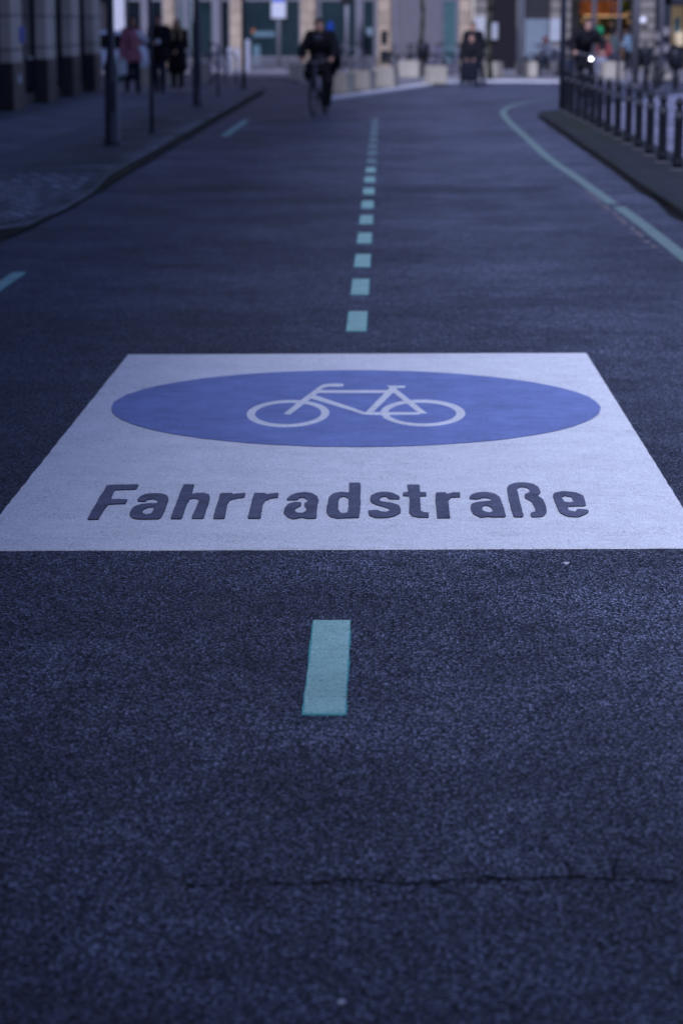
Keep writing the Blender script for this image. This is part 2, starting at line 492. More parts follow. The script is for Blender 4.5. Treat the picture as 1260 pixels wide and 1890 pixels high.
prism(bm, [[(-6.35, -30), (-4.75, -30), (-4.75, 60.3), (-6.35, 60.3)]], 0, KH + 0.004, walls=False)
struct('slab_path', bm, slabs, 'lane of square slabs in the footway', 'slab path')
bm = bmesh.new(); prev = None
for i in range(9):
    y = 19.6 + i * 7.0 / 8; e = 0.35 * math.sin(i / 8 * math.pi)
    row = [bm.verts.new((kx(y) - 0.155, y, kz(y) + 0.002)), bm.verts.new((kx(y) - 0.9, y, (KH if y < 18 or y > 28 else max(kz(y), 0.07)) + 0.006)), bm.verts.new((kx(y) - 1.5, y, KH + 0.006)), bm.verts.new((-4.74, y, KH + 0.006))]
    if prev:
        for k in range(3): bm.faces.new((prev[k + 1], prev[k], row[k], row[k + 1]))
    prev = row
struct('driveway', bm, cobble, 'pale cobbled driveway crossing the footway at the dropped kerb', 'driveway')

gutter_shade = mat('painted_gutter_shade', (0.010, 0.011, 0.012), 0.9, var=.5, scale=5)  # near-black strip painted at the kerb foot as its shadow
bm = bmesh.new(); prev = None
for i in range(140):
    y = 12 + i * 0.36; wd = .045 + .05 * noise.noise(Vector((y * .6, 1, 1)))
    if y > 61: break
    cur = (bm.verts.new((kx(y) - .01, y, .0025)), bm.verts.new((kx(y) + wd, y, .0025)))
    if prev: bm.faces.new((prev[0], prev[1], cur[1], cur[0]))
    prev = cur
struct('kerb_shadow', bm, gutter_shade, 'dark strip painted as the shadow along the footway kerb')
KR = 0.07
# right footway, ending in a corner; plaza beside it
rk = [(2.66, -30), (2.68, 18), (2.72, 24), (2.80, 32), (2.86, 40), (2.90, 46.0), (3.02, 46.7), (3.30, 47.3), (4.0, 49.3), (5.2, 53.5), (7.8, 62), (12, 67), (30, 71)]
bm = bmesh.new()
prism(bm, [[(x + 0.13, y) if i < 6 else (x + 0.06, y - 0.13) for i, (x, y) in enumerate(rk)] + [(30, -30)]], 0, KR, walls=False)
mosaic2 = paving_material('dark_mosaic_paving', (0.040, 0.042, 0.046), 0.085, 0.08, 0.5, 0.16, moss=0.9, moss_x=(3.2, 0.5, 41, 5))
struct('pavement', bm, mosaic2, 'dark mossy paved strip along the bollards', 'pavement')
bm = bmesh.new()
prism(bm, [[(3.78, -30), (3.74, 18), (3.78, 40), (3.9, 48.4), (5.4, 53.4), (8.0, 61.5), (12, 66.4), (29, 70), (29, -30)]], 0, KR + 0.004, walls=False)
struct('plaza', bm, paving_material('plaza_paving', (0.20, 0.20, 0.26), 0.4, 0.4, 0.5, 0.02), 'pale slab paving behind the row of black bollards', 'plaza')
bk = bmesh.new(); prev = None
for i, (x, y) in enumerate(rk):
    ix, iy = (0.13, 0) if i < 6 else (0.06, -0.13)
    kr = [bk.verts.new((x, y, 0)), bk.verts.new((x, y, KR - 0.010)), bk.verts.new((x + ix * .12, y + iy * .12, KR + 0.002)), bk.verts.new((x + ix, y + iy, KR + 0.002))]
    if prev:
        for k in range(3): bk.faces.new((prev[k], prev[k + 1], kr[k + 1], kr[k]))
    prev = kr
struct('kerb', bk, paving_material('kerb_dark', (0.024, 0.025, 0.030), 0.16, 1.0, 0.0, 0.05, moss=0.4), 'granite kerb in front of the bollards', 'kerb')

bm = bmesh.new(); prev = None
for i in range(130):
    y = 12 + i * 0.265; wd = .05 + .05 * noise.noise(Vector((y * .6, 7, 1))); t = [k for k in range(5) if rk[k][1] <= y][-1] if y > -30 else 0
    a, b = rk[t], rk[t + 1]; xx = a[0] + (b[0] - a[0]) * (y - a[1]) / (b[1] - a[1])
    if y > 45.5: break
    cur = (bm.verts.new((xx + .01, y, .0025)), bm.verts.new((xx - wd, y, .0025)))
    if prev: bm.faces.new((prev[1], prev[0], cur[0], cur[1]))
    prev = cur
struct('kerb_shadow', bm, gutter_shade, 'dark strip painted as the kerb shadow in front of the bollards')
# far side of the crossing
FK = [(-60, 77.5), (-6, 77.5), (P(528, 146).x, P(528, 146).y), (P(600, 176).x + .1, P(600, 176).y), (P(700, 167).x, P(700, 167).y), (P(850, 151).x, P(850, 151).y + .3), (P(900, 150).x, P(900, 150).y + .4), (P(1040, 151).x, P(1040, 151).y), (30, 74), (60, 78)]
bm = bmesh.new()
prism(bm, [FK + [(60, 110), (-60, 110)]], 0.0, 0.05, mi=0)
struct('pavement', bm, paving_material('far_paving', (0.24, 0.23, 0.24), 0.35, 0.35, 0.5, 0.02), 'pale paving in front of the shops across the crossing', 'pavement')

# ------------------------------------------------------------------ the bicycle street marking
mk = empty('bicycle_street_marking', (P(648, 830).x, P(648, 830).y, 0), 0,
           'large white road panel with blue disc, bicycle symbol and the word Fahrradstraße', 'road marking')
def child(o, parent=mk):
    o.parent = parent; o.matrix_parent_inverse = Matrix.Translation(-parent.location); return o
T1 = lambda x, y: (150 + x / 5.25, 880 + y / 5.25)
T2 = lambda x, y: (370 + x / 5.25, 880 + y / 5.25)
T3 = lambda x, y: (590 + x / 5.25, 880 + y / 5.25)
T4 = lambda x, y: (790 + x / 3.9375, 880 + y / 3.9375)
LET = [
 (T1, [[(62,428),(248,103),(300,95),(552,92),(532,135),(325,142),(282,236),(448,236),(428,276),(262,281),(222,330),(165,428)]], 0.06),
 (T1, [[(545,248),(570,210),(620,185),(700,178),(780,180),(835,200),(845,240),(820,310),(765,423),(640,425),(540,425),(490,410),(468,380),(480,340),(515,305),(580,283),(660,275),(735,275),(750,255),(735,235),(700,228),(640,235),(615,255)],
       [(590,352),(618,325),(660,315),(705,308),(700,340),(680,372),(640,380),(605,375)]], 0.2),
 (T1, [[(865,422),(990,92),(1098,92),(1062,188),(1120,175),(1190,175),(1238,190),(1248,225),(1182,420),(1070,418),(1138,260),(1135,235),(1100,222),(1050,230),(1025,270),(970,422)]], 0.1),
 (T2, [[(120,420),(195,178),(305,175),(303,190),(350,182),(432,175),(418,215),(340,225),(285,242),(258,280),(248,330),(232,418),(180,422)]], 0.1),
 (T2, [[(458,418),(520,175),(620,175),(640,188),(700,178),(755,173),(748,215),(680,222),(625,245),(600,290),(575,418)]], 0.1),
 (T2, [[(828,240),(870,200),(930,175),(1010,166),(1080,175),(1130,205),(1140,240),(1125,320),(1118,418),(1030,418),(980,408),(900,425),(840,405),(808,365),(815,320),(850,280),(910,262),(975,265),(972,295),(930,315),(905,335),(925,365),(985,370),(1025,350),(1030,320),(1005,295),(1008,270),(1035,262),(1032,235),(1000,213),(955,220),(940,240)]], 0.18),
 (T3, [[(285,75),(392,75),(390,330),(372,410),(270,412),(165,418),(100,400),(62,360),(72,290),(90,215),(130,180),(200,165),(285,172)],
       [(175,245),(195,215),(235,208),(275,225),(278,300),(262,365),(210,368),(178,330)]], 0.12),
 (T3, [[(465,345),(480,390),(540,412),(640,412),(720,395),(775,365),(782,330),(760,290),(690,270),(600,258),(568,240),(590,210),(640,204),(670,230),(770,232),(765,205),(700,172),(630,162),(550,172),(495,200),(485,240),(500,265),(560,290),(640,310),(675,325),(680,345),(640,358),(590,355),(560,340)]], 0.2),
 (T3, [[(850,95),(962,95),(970,165),(1028,168),(1025,202),(968,202),(975,345),(1000,360),(1050,365),(1050,408),(960,408),(890,395),(862,360),(865,202),(805,198),(803,172),(852,165)]], 0.08),
 (T4, [[(50,128),(125,125),(132,138),(180,128),(228,126),(228,158),(165,160),(140,185),(150,240),(158,310),(62,312)]], 0.08),
 (T4, [[(295,172),(305,148),(350,128),(415,122),(480,135),(520,165),(545,230),(565,304),(460,304),(430,300),(380,308),(325,280),(305,240),(315,210),(360,195),(430,190),(462,185),(450,168),(400,162),(360,175)],
       [(385,240),(400,222),(435,222),(462,240),(470,262),(440,272),(405,262)]], 0.2),
 (T4, [[(570,100),(585,75),(640,56),(700,54),(760,65),(800,90),(812,125),(790,150),(830,175),(850,220),(858,270),(830,300),(750,305),(740,275),(775,268),(775,235),(750,190),(700,165),(700,140),(735,125),(735,100),(700,85),(660,85),(640,100),(665,200),(692,303),(618,305),(590,210)]], 0.2),
 (T4, [[(900,150),(920,128),(980,118),(1060,125),(1125,150),(1135,185),(1142,224),(1005,226),(1020,258),(1070,268),(1075,250),(1120,248),(1165,256),(1155,275),(1090,304),(1010,300),(950,270),(925,210)],
       [(965,160),(990,150),(1040,160),(1055,190),(1040,198),(990,195)]], 0.2),
]
EDGE_M = mat('dark_letter_edge', (0.012, 0.012, 0.018), .9)  # side walls of the letters, darker than their tops
letters = []
for T, loops, q in LET:
    out = []
    for lp in loops:
        lp = grow(chaikin([T(*p) for p in lp], 2, q * .6), 0.28)
        g_ = [tuple(P(*p)[:2]) for p in lp]
        out.append(rough_line(g_, 0.010, 0.0022, random.random() * 50))
    letters.append(out)
PT = 0.0035
outer = rough_line([tuple(P(*p)[:2]) for p in ((237, 655.3), (1081, 652.6), (1305, 1012.3), (-52, 1017.4))], 0.02, 0.003, 3)
bm = bmesh.new()
prism(bm, [outer], 0.0, PT)
child(link('panel', bm, WHITE_P))
for l in letters:
    bm = bmesh.new(); prism(bm, l, PT - .001, PT + 0.0042, wmi=1)
    child(link('letter', bm, [LETTER_P, EDGE_M]))
def ground_ellipse(lx, rx, ty, by, ym, n=160):
    xm = (lx + rx) / 2
    a, b = P(xm, ty), P(xm, by); c = (a + b) / 2
    sc = (P(rx, ym) - P(lx, ym)).x / 2; xc = (P(rx, ym) + P(lx, ym)).x / 2; h = (a.y - b.y) / 2
    return [(xc + sc * math.cos(2 * math.pi * i / n), c.y + h * math.sin(2 * math.pi * i / n)) for i in range(n)]
bm = bmesh.new()
prism(bm, [rough_line(ground_ellipse(202, 1109, 685.5, 827, 757.5, 200), 0.03, 0.006, 8)], PT - 0.001, PT + 0.003, wmi=1)
disc = child(link('blue_disc', bm, [BLUE_P, mat('blue_edge', (0.03, 0.04, 0.14), .8)]))
U5 = lambda x, y: (440 + x / 5.727, 700 + y / 5.727)
U6 = lambda x, y: (650 + x / 5.727, 700 + y / 5.727)
bm = bmesh.new()
zz = PT + 0.0036
def sym(loops, k): prism(bm, loops, PT + 0.002, zz + k * 0.0003)
def ell(U, l, r, t, b, m): return ground_ellipse(U(l, 0)[0], U(r, 0)[0], U(0, t)[1], U(0, b)[1], U(0, m)[1])
sym([ell(U5, 92, 960, 235, 522, 372), ell(U5, 178, 876, 264, 491, 372)], 0)
sym([ell(U6, 298, 1190, 232, 512, 368), ell(U6, 378, 1095, 262, 485, 368)], 1)
gp = lambda U, pts: [[tuple(P(*U(*p))[:2]) for p in pts]]
sym(gp(U5, [(480,380),(548,388),(740,240),(850,155),(890,110),(950,92),(1100,92),(1112,77),(1100,62),(980,62),(900,70),(850,95),(700,205),(640,252)]), 2)
sym(gp(U5, [(850,132),(1573,132),(1560,158),(840,158)]), 3)
sym(gp(U5, [(765,190),(830,192),(1203,318),(1325,365),(1973,368),(1900,388),(1500,392),(1325,388),(1255,368),(1190,345),(750,212)]), 4)
sym(gp(U6, [(130,378),(400,100),(462,100),(465,125),(210,375)]), 5)
sym(gp(U6, [(362,85),(560,88),(555,105),(400,104)]), 6)
sym(gp(U6, [(430,118),(465,122),(785,378),(700,372),(425,150)]), 7)
o = link('bicycle_symbol', bm, WHITE_P); child(o)
o.parent = disc; o.matrix_parent_inverse = Matrix.Identity(4); 
disc_inv = Matrix.Identity(4)

# ------------------------------------------------------------------ teal lines
def strip(name, x0, x1, y0, y1, m, label, group, z=0.004, seed=0, mats=None):
    bm = bmesh.new()
    lp = rough_line([(x0, y0), (x1, y0), (x1, y1), (x0, y1)], 0.02, 0.004, seed)
    cx, cy = (x0 + x1) / 2, (y0 + y1) / 2
    prism(bm, [lp], 0, z - 0.001, mi=1)
    e = 0.004 if y1 - y0 < 3 else 0.003
    li = rough_line([(x0 + e, y0 + e * 2.5), (x1 - e, y0 + e * 2.5), (x1 - e, y1 - e), (x0 + e, y1 - e)], 0.02, 0.003, seed + 3)
    prism(bm, [li], z - 0.001, z)
    o = link(name, bm, [m, TEALD_P])
    return tag(o, label, 'lane dash', group)
HC = FPX * CAM_H
def uy(u):                          # distance along the street for 1/(row below horizon)
    return P(630, 40 + 1 / u).y
strip('lane_dash', -0.205, -0.09, uy(.000781), uy(.000904), TEAL_P, 'teal dash on the near asphalt in front of the white panel', 'teal dashes of the centre line', seed=1)
ordn = ['first', 'second', 'third', 'fourth', 'fifth', 'sixth', 'seventh', 'eighth', 'ninth', 'tenth', 'eleventh', 'twelfth', 'thirteenth', 'fourteenth', 'fifteenth', 'sixteenth', 'seventeenth']
for k in range(17):
    u0 = .001748 + .000231 * k
    if k > 0: u0 += 0.000004 * math.sin(k * 2.1)
    strip('lane_dash', -0.212, -0.092, uy(u0), uy(u0 + (.000121 if k < 12 else .000135)), TEAL_P if k < 9 else TEALF_P,
          '%s teal dash of the centre line counting away from the white panel' % ordn[k], 'teal dashes of the centre line', seed=k * 7 + 2)
strip('lane_dash', -2.63, -2.53, 12.2, P(30, 503).y, TEAL_P, 'teal dash near the footway kerb beside the dropped driveway', 'teal dashes along the footway kerb', seed=70)
strip('lane_dash', -2.53, -2.42, P(410, 252).y, P(450, 222).y, TEAL_P, 'faint teal dash near the footway kerb far down the street', 'teal dashes along the footway kerb', seed=71)
lp = [P(x, y) for x, y in ((1262,478),(1177,411),(1130,377),(1063,328),(1009,290),(965,249),(940,226),(928,211),(929,204),(942,196),(965,190),(1000,185),(1040,180))]
lp = [Vector((2.28, 6, 0))] + lp
bm = bmesh.new(); cr = []
for i in range(len(lp) - 1):
    for j in range(8):
        t = j / 8; p0 = lp[max(i - 1, 0)]; p1, p2 = lp[i], lp[i + 1]; p3 = lp[min(i + 2, len(lp) - 1)]
        cr.append(0.5 * ((2 * p1) + (p2 - p0) * t + (2 * p0 - 5 * p1 + 4 * p2 - p3) * t * t + (3 * p1 - p0 - 3 * p2 + p3) * t ** 3))
cr.append(lp[-1])
ribbon(bm, [(c.x + 0.015, c.y) for c in cr if c.y < P(1130, 378).y], 0.12, 0.004, 0, 0.03)
ribbon(bm, [(c.x, c.y) for c in cr if c.y > P(1130, 377.6).y], 0.115, 0.004, 0, 0.03)
for p in [c for c in cr]: pass
tag(link('edge_line', bm, TEALM_P), 'long teal edge line curving round the corner before the bollards', 'edge line')
# worn remains of an older pale line beside it
bm = bmesh.new()
for c in range(16):
    y = 19.2 + c * 0.42 + random.uniform(-.1, .1); q = 2.12 + random.uniform(-.01, .01)
    prism(bm, [rough_line([(q, y), (q + 0.035, y), (q + 0.04, y + random.uniform(.12, .3)), (q, y + 0.2)], 0.02, 0.01, c)], 0, 0.003)
tag(link('old_line_remains', bm, paint_material('worn_cream_paint', (0.17, 0.145, 0.14), worn=1.0)), 'broken cream remains of an older line beside the teal edge line', 'worn line', kind='stuff')
bm = bmesh.new()
wl = [P(x, y, 0) for x, y in ((606,187),(640,182.5),(680,177),(720,171),(760,165),(800,159.5),(850,154.5),(900,152),(960,152),(1035,153))]
prism(bm, [[(p.x, p.y) for p in wl] + [(p.x - .35, p.y + .65) for p in wl[::-1]]], 0.0, 0.056)
tag(link('kerb_line', bm, mat('pale_kerb_paint', (0.60, 0.58, 0.58), 0.7)), 'pale kerb line sweeping in front of the concrete blocks', 'kerb line', kind='structure')

# chewing gum and paint spots
for (x, y, r, lb) in ((1045, 1040, 0.009, 'white fleck on the asphalt just below the panel'), (630, 1851, 0.006, 'white fleck on the asphalt at the near edge below the crack')):
    p = P(x, y); bm = bmesh.new()
    lp = [(p.x + r * (1 + .3 * math.sin(a * 3)) * math.cos(a), p.y + 1.3 * r * math.sin(a)) for a in [i * math.pi / 8 for i in range(16)]]
    prism(bm, [lp], 0, 0.003)
    tag(link('gum_spot', bm, mat('gum', (0.55, 0.55, 0.58), 0.5)), lb, 'gum spot', 'pale flecks on the asphalt')

# ------------------------------------------------------------------ office building on the left
sand = stone_material('sandstone_cladding', (0.50, 0.44, 0.37), 1.3, 0.62, 0.0, 0.02)
plinth_m = stone_material('brown_granite_plinth', (0.028, 0.022, 0.024), 1.3, 0.5, 0.0, 0.01, 0.5)
dframe = mat('dark_window_frame', (0.020, 0.022, 0.030), 0.4, 0.3)
dglass = mat('dark_glass', (0.012, 0.018, 0.025), 0.08, 0.0, spec=0.6)
FXL = -6.85
ob = empty('office_building', (FXL, 45, 0), 0, 'stone office building with tall piers on dark plinths lining the footway', 'building')
def part(name, bm, m, parent, smooth=False, label=None):
    o = link(name, bm, m, parent, smooth)
    o.matrix_parent_inverse = Matrix.Translation(-parent.location) if parent.parent is None else Matrix.Identity(4)
    if label: o['label'] = label
    return o
part('wall', bbox(-19, FXL - 0.02, -34, 59.6, 3.9, 21), sand, ob)
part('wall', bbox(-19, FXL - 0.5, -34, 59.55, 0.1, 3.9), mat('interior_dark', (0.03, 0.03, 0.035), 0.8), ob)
p_starts = [45.3 - 4.35 * k for k in range(1, 17)] + [45.3, 50.0, 54.1, 58.2]
for y0 in p_starts:
    y1 = y0 + 1.35 if y0 > 58 or y0 == 54.1 else y0 + 1.35
    pr = part('pier', bevel(bbox(FXL - 0.24, FXL, y0, y1, 1.0, 3.9), 0.01, 1), sand, ob)
    part('plinth', bevel(bbox(FXL - 0.24, FXL + 0.02, y0 - 0.02, y1 + 0.02, KH, 1.0), 0.01, 1), plinth_m, pr)
ps = sorted(p_starts)
for i in range(len(ps) - 1):
    a, b = ps[i] + 1.35, ps[i + 1]
    if b < 20: continue
    wbm = bmesh.new()
    xg = FXL - 0.30
    for (u, v) in ((a + .02, a + .1), ((a + b) / 2 - .05, (a + b) / 2 + .05), (b - .1, b - .02)): box(wbm, xg, xg + 0.08, u, v, KH, 3.88)
    for (zl, zh) in ((KH + .005, .35), (2.5, 2.6), (3.7, 3.86)): box(wbm, xg + .003, xg + 0.07, a + .1, (a + b) / 2 - .05, zl, zh); box(wbm, xg + .003, xg + .07, (a + b) / 2 + .05, b - .1, zl, zh)
    wn = part('window', wbm, dframe, ob)
    part('pane', bbox(xg + 0.02, xg + 0.03, a + .1, b - .1, KH + .3, 3.8), dglass, wn)
for fl in range(5):
    for y0 in [40.95 - 4.35 * k for k in range(-4, 6)]:
        part('window', bbox(FXL - .05, FXL + .02, y0 + 1.7, y0 + 4.0, 4.9 + fl * 3.1, 6.9 + fl * 3.1), dglass, ob)
pb = Q(53, 80, 46.7)
part('name_plate', bbox(FXL + .004, FXL + 0.05, 46.3, 46.62, 1.36, 1.66), mat('blue_plate', (0.03, 0.07, 0.45), 0.4), ob, label='small blue plate fixed to the nearest visible pier')
part('door_handle', bbox(FXL - .2, FXL - .14, 48.4, 48.9, 1.02, 1.07), mat('steel', (0.45, 0.46, 0.5), 0.35, 0.8), ob)
part('paper_notice', bbox(FXL + .022, FXL + 0.03, 45.9, 46.15, 0.62, 0.78), mat('paper', (0.55, 0.58, 0.65), 0.8), ob, label='small pale notice on the granite plinth')

eb = empty('added_shade_building', (4, -17, 0), 0, 'unseen stone building added behind the camera to shade the near road', 'building')
part('wall', bbox(-6.0, 34, -34, -16.7, 0.0, 20), sand, eb)  # out of view, added so its shade darkens the foreground
for fl in range(5):
    for k in range(11):
        part('window', bbox(-4.5 + 3.4 * k, -2.7 + 3.4 * k, -16.75, -16.67, 1.2 + 3.7 * fl, 3.3 + 3.7 * fl), dglass, eb)  # windows of the added unseen building
# ------------------------------------------------------------------ buildings across the crossing
YF = 88.0
lilac = mat('grey_metal_panel', (0.19, 0.185, 0.20), 0.5, 0.2)
teal_g = mat('teal_glass', (0.014, 0.028, 0.032), 0.12, spec=0.7, var=0.3, scale=0.6)
teal_l = mat('bright_teal_glass', (0.06, 0.12, 0.12), 0.15, spec=0.7)
black_g = mat('black_glass', (0.008, 0.012, 0.016), 0.1, spec=0.5)
beige = stone_material('beige_sandstone', (0.38, 0.285, 0.19), 0.6, 0.42, 0.5, 0.012)
grey_r = stone_material('grey_rusticated_stone', (0.22, 0.19, 0.155), 6.0, 0.36, 0.0, 0.05)
palew = mat('pale_render', (0.46, 0.45, 0.46), 0.8)
def fx(px, Y=YF): return Q(px, 60, Y).x
def fz(py, Y=YF): return Q(630, py, Y).z
A = empty('corner_building', (fx(550), YF, 0.05), 0, 'beige sandstone building with teal display windows across the crossing', 'building')
G0 = 0.05
def fbox(name, x0, x1, d0, d1, z0, z1, m, parent=A, bev=0.0, label=None, Y=YF):
    bm = bbox(fx(x0), fx(x1), Y + d0, Y + d1, z0, z1)
    if bev: bevel(bm, bev, 1)
    return part(name, bm, m, parent, label=label)
fbox('wall', -260, 872, 0.0, 14, 3.3, 15, beige)
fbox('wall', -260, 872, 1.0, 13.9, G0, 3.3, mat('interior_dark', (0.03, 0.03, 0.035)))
for a, b in ((302, 322), (425, 447), (555, 582), (697, 722), (847, 868)):
    fbox('pier', a, b, 0.0, 0.55, G0, 3.3, beige, bev=0.02)
fbox('pier', 205, 231, 0.0, 0.55, G0, 3.3, palew, bev=0.02, label='pale rendered pier at the street corner')
for a, b in ((263, 272), (394, 404), (659, 667), (723, 733), (584, 588), (693, 696.5), (812, 815), (844, 846.8), (324, 330), (340, 346), (356, 362)):
    fbox('column', a, b, 0.2, 0.45, G0, 3.3, lilac, bev=0.01)
def fwin(x0, x1, m, sill=0.52, bars=True):
    bm = bmesh.new()
    X0, X1 = fx(x0), fx(x1)
    for (u, v) in ((X0, X0 + .06), (X1 - .06, X1)): box(bm, u, v, YF + .3, YF + .4, G0, 3.28)
    for (zl, zh) in ((sill - .06, sill), (2.48, 2.58), (3.2, 3.27)): box(bm, X0 + .06, X1 - .06, YF + .302, YF + .398, zl, zh)
    if bars:
        for k in range(4): box(bm, X0 + .06, X1 - .06, YF + .31, YF + .36, .12 + k * .09, .16 + k * .09)
    f = part('window', bm, lilac, A)
    part('pane', bbox(X0 + .06, X1 - .06, YF + .345, YF + .355, sill, 3.2), m, f)
    part('sill_panel', bbox(X0 + .06, X1 - .06, YF + .37, YF + .39, G0, sill - .06), mat('sill_grey', (0.10, 0.10, 0.13), 0.6), f)
for x0, x1, m in ((232, 262, black_g), (273, 301, black_g), (330, 340, teal_l), (346, 356, teal_l), (362.5, 393.5, teal_g), (404.5, 424.5, black_g), (447.5, 554.5, teal_g), (588.5, 658.5, teal_g), (667.5, 692.5, teal_g)):
    fwin(x0, x1, m)
fwin(815.5, 843.5, teal_l, sill=0.3, bars=False)
bm = bmesh.new(); X0, X1 = fx(734), fx(811.5)
for k in range(34): box(bm, X0, X1, YF + .25 + .0, YF + .30 + .0, G0 + .02 + k * .095, G0 + .02 + k * .095 + .078)
box(bm, X0 + .01, X1 - .01, YF + .302, YF + .33, G0, 3.28)
part('roll_shutter', bm, mat('shutter_metal', (0.20, 0.18, 0.19), 0.45, 0.4), A)
fbox('doorbell_panel', 703, 715, -0.03, 0.0, fz(82), fz(56), mat('black_metal', (0.015, 0.015, 0.018), 0.5), label='black intercom panel on the sandstone pier')
fbox('letterbox', 701, 719, -0.12, 0.0, fz(114), fz(93), mat('black_metal', (0.015, 0.015, 0.018), 0.5), label='dark letterbox low on the sandstone pier')
# things dimly seen behind the teal glass
# middle building with the dark passage
Bb = empty('passage_building', (fx(950), YF, 0.05), 0, 'narrow building with a black passage and pale posters on its front', 'building')
fbox('wall', 872.5, 1036, 0.1, 14, 3.2, 13.5, grey_r, Bb)
fbox('pier', 876, 898, 0.1, 0.8, G0, 3.2, grey_r, Bb, 0.02)
fbox('pier', 1015.5, 1036, 0.1, 0.8, G0, 3.2, grey_r, Bb, 0.02)
fbox('passage', 898.5, 957, 2.5, 2.7, G0, 3.19, black_g, Bb)
fbox('gate', 906, 955, 0.6, 0.66, G0, 3.18, mat('black_gate', (0.012, 0.010, 0.014), 0.6), Bb)
fbox('pier', 957, 966, 0.12, 0.7, G0, 3.19, palew, Bb, 0.01)
fbox('wall', 966.5, 1015, 0.35, 0.8, G0, 3.19, mat('dark_shopfront', (0.03, 0.028, 0.03), 0.6), Bb)
fbox('poster', 969, 1012, 0.28, 0.34, fz(108), fz(35), mat('pale_blue_poster', (0.17, 0.20, 0.22), 0.6), Bb, label='pale blue poster filling the shop window')
fbox('poster', 1014, 1034, 0.02, 0.09, fz(76), fz(34), mat('white_sign', (0.36, 0.37, 0.38), 0.6), Bb, label='white poster on the stone pier')
fbox('poster', 876.5, 895, 0.02, 0.09, fz(105), fz(30), mat('white_poster', (0.42, 0.42, 0.40), 0.6), Bb, label='tall white poster beside the black passage')
fbox('sign_plate', 908, 919, 0.50, 0.58, fz(73), fz(42), mat('white_sign', (0.36, 0.37, 0.38), 0.6), Bb, label='small white sign on the black gate')
# shop
C = empty('shop_building', (fx(1140), YF, 0.05), 0, 'grey rusticated stone building with warmly lit cafe windows', 'building')
fbox('wall', 1037, 1560, 0.0, 14, 3.1, 14, grey_r, C)
fbox('wall', 1037, 1560, 3.6, 13.9, G0, 3.1, mat('cafe_back', (0.10, 0.055, 0.02), 0.7), C)
fbox('pier', 1037, 1052, 0.0, 0.7, G0, 3.1, grey_r, C, 0.02)
fbox('pier', 1167, 1207, 0.0, 0.7, G0, 3.1, grey_r, C, 0.02)
fbox('pier', 1268, 1310, 0.0, 0.7, G0, 3.1, grey_r, C, 0.02)
fbox('lintel', 1052.5, 1166.5, 0.1, 0.5, 2.5, 2.75, mat('dark_shopfront', (0.03, 0.028, 0.03), 0.6), C)
sf = fbox('window', 1052.5, 1166.5, 0.2, 0.4, G0, 0.45, dframe, C)
for a, b in ((1053, 1056), (1092, 1095), (1128, 1131), (1163, 1166.4)): part('frame_bar', bbox(fx(a), fx(b), YF + .22, YF + .32, .452, 2.5), dframe, sf)
wood = mat('orange_wood', (0.50, 0.20, 0.07), 0.5, var=0.4, scale=3)
wood2 = mat('dark_olive_shelf', (0.10, 0.085, 0.03), 0.6, var=0.5, scale=2)
fbox('back_panel', 1075, 1166, 2.2, 2.3, 1.98, 2.6, wood, C)
fbox('back_panel', 1075, 1166, 2.2, 2.3, G0, 1.9, wood2, C)
fbox('side_panel', 1053, 1074, 1.4, 2.2, G0, 2.6, mat('grey_green_panel', (0.22, 0.22, 0.17), 0.7), C)
fbox('shelf_light', 1085, 1166, 2.1, 2.19, 1.93, 1.975, mat('warm_strip', (1, .7, .4), emit=(1.0, 0.66, 0.36), estr=.35), C)
fbox('ceiling_lamp', 1080, 1160, 1.2, 1.5, 2.95, 3.0, mat('warm_lamp', (1, .7, .4), emit=(1.0, 0.60, 0.27), estr=1.5), C)
for i, (x, y, c) in enumerate(((1076, 38, 'o'), (1100, 40, 'y'), (1105, 62, 'o'), (1122, 68, 'o'), (1128, 45, 'y'), (1158, 25, 'y'), (1160, 40, 'w'), (1150, 12, 'g'))):
    p = Q(x, y, YF + 1.9); bm = bmesh.new(); ball(bm, p, 0.07 if c != 'g' else .25, 10)
    part('pendant_lamp' if c != 'g' else 'hanging_plant', bm, mat('warm_globe', (1, .7, .4), emit=(1.0, 0.62, 0.3), estr=.10) if c != 'g' else mat('shop_plant', (0.10, 0.16, 0.03)), C)
fbox('counter', 1080, 1160, 1.5, 2.0, G0, 1.1, mat('counter_wood', (0.12, 0.06, 0.03), 0.5), C)
dr = fbox('door', 1208, 1214, 0.1, 0.5, G0, 2.6, dframe, C)
part('door_frame', bbox(fx(1216), fx(1238), YF + .12, YF + .5, G0, 2.55), dframe, dr)
part('door_frame', bbox(fx(1214), fx(1267.5), YF + .12, YF + .5, 2.35, 2.7), dframe, dr)
fbox('display_panel', 1238.5, 1268, 1.2, 1.3, 0.9, 2.3, mat('lit_display', (0.8, 0.65, 0.4), 0.6, var=0.5, scale=2.0, emit=(1.0, 0.72, 0.40), estr=0.05), C)
fbox('display_panel', 1251, 1260, 1.15, 1.19, 1.4, 1.9, mat('teal_print', (0.1, 0.4, 0.5), 0.6), C, label='blue green print in the lit doorway')
for (x, y, r) in ((1186, 38, .12),): 
    p = Q(x, y, YF - .15); bm = bmesh.new(); ball(bm, p, r, 12); part('wall_lamp', bm, mat('white_globe', (.8, .8, .8), emit=(1, .85, .8), estr=.06), C)
for i, (x, y) in enumerate(((1228, 58), (1215, 67), (1227, 90), (1214, 93))):
    p = Q(x, y, YF - .1); part('menu_card', bbox(p.x - .12, p.x + .12, p.y, p.y + .02, p.z - .14, p.z + .14), mat('card_white', (.22, .19, .19), .7), C)

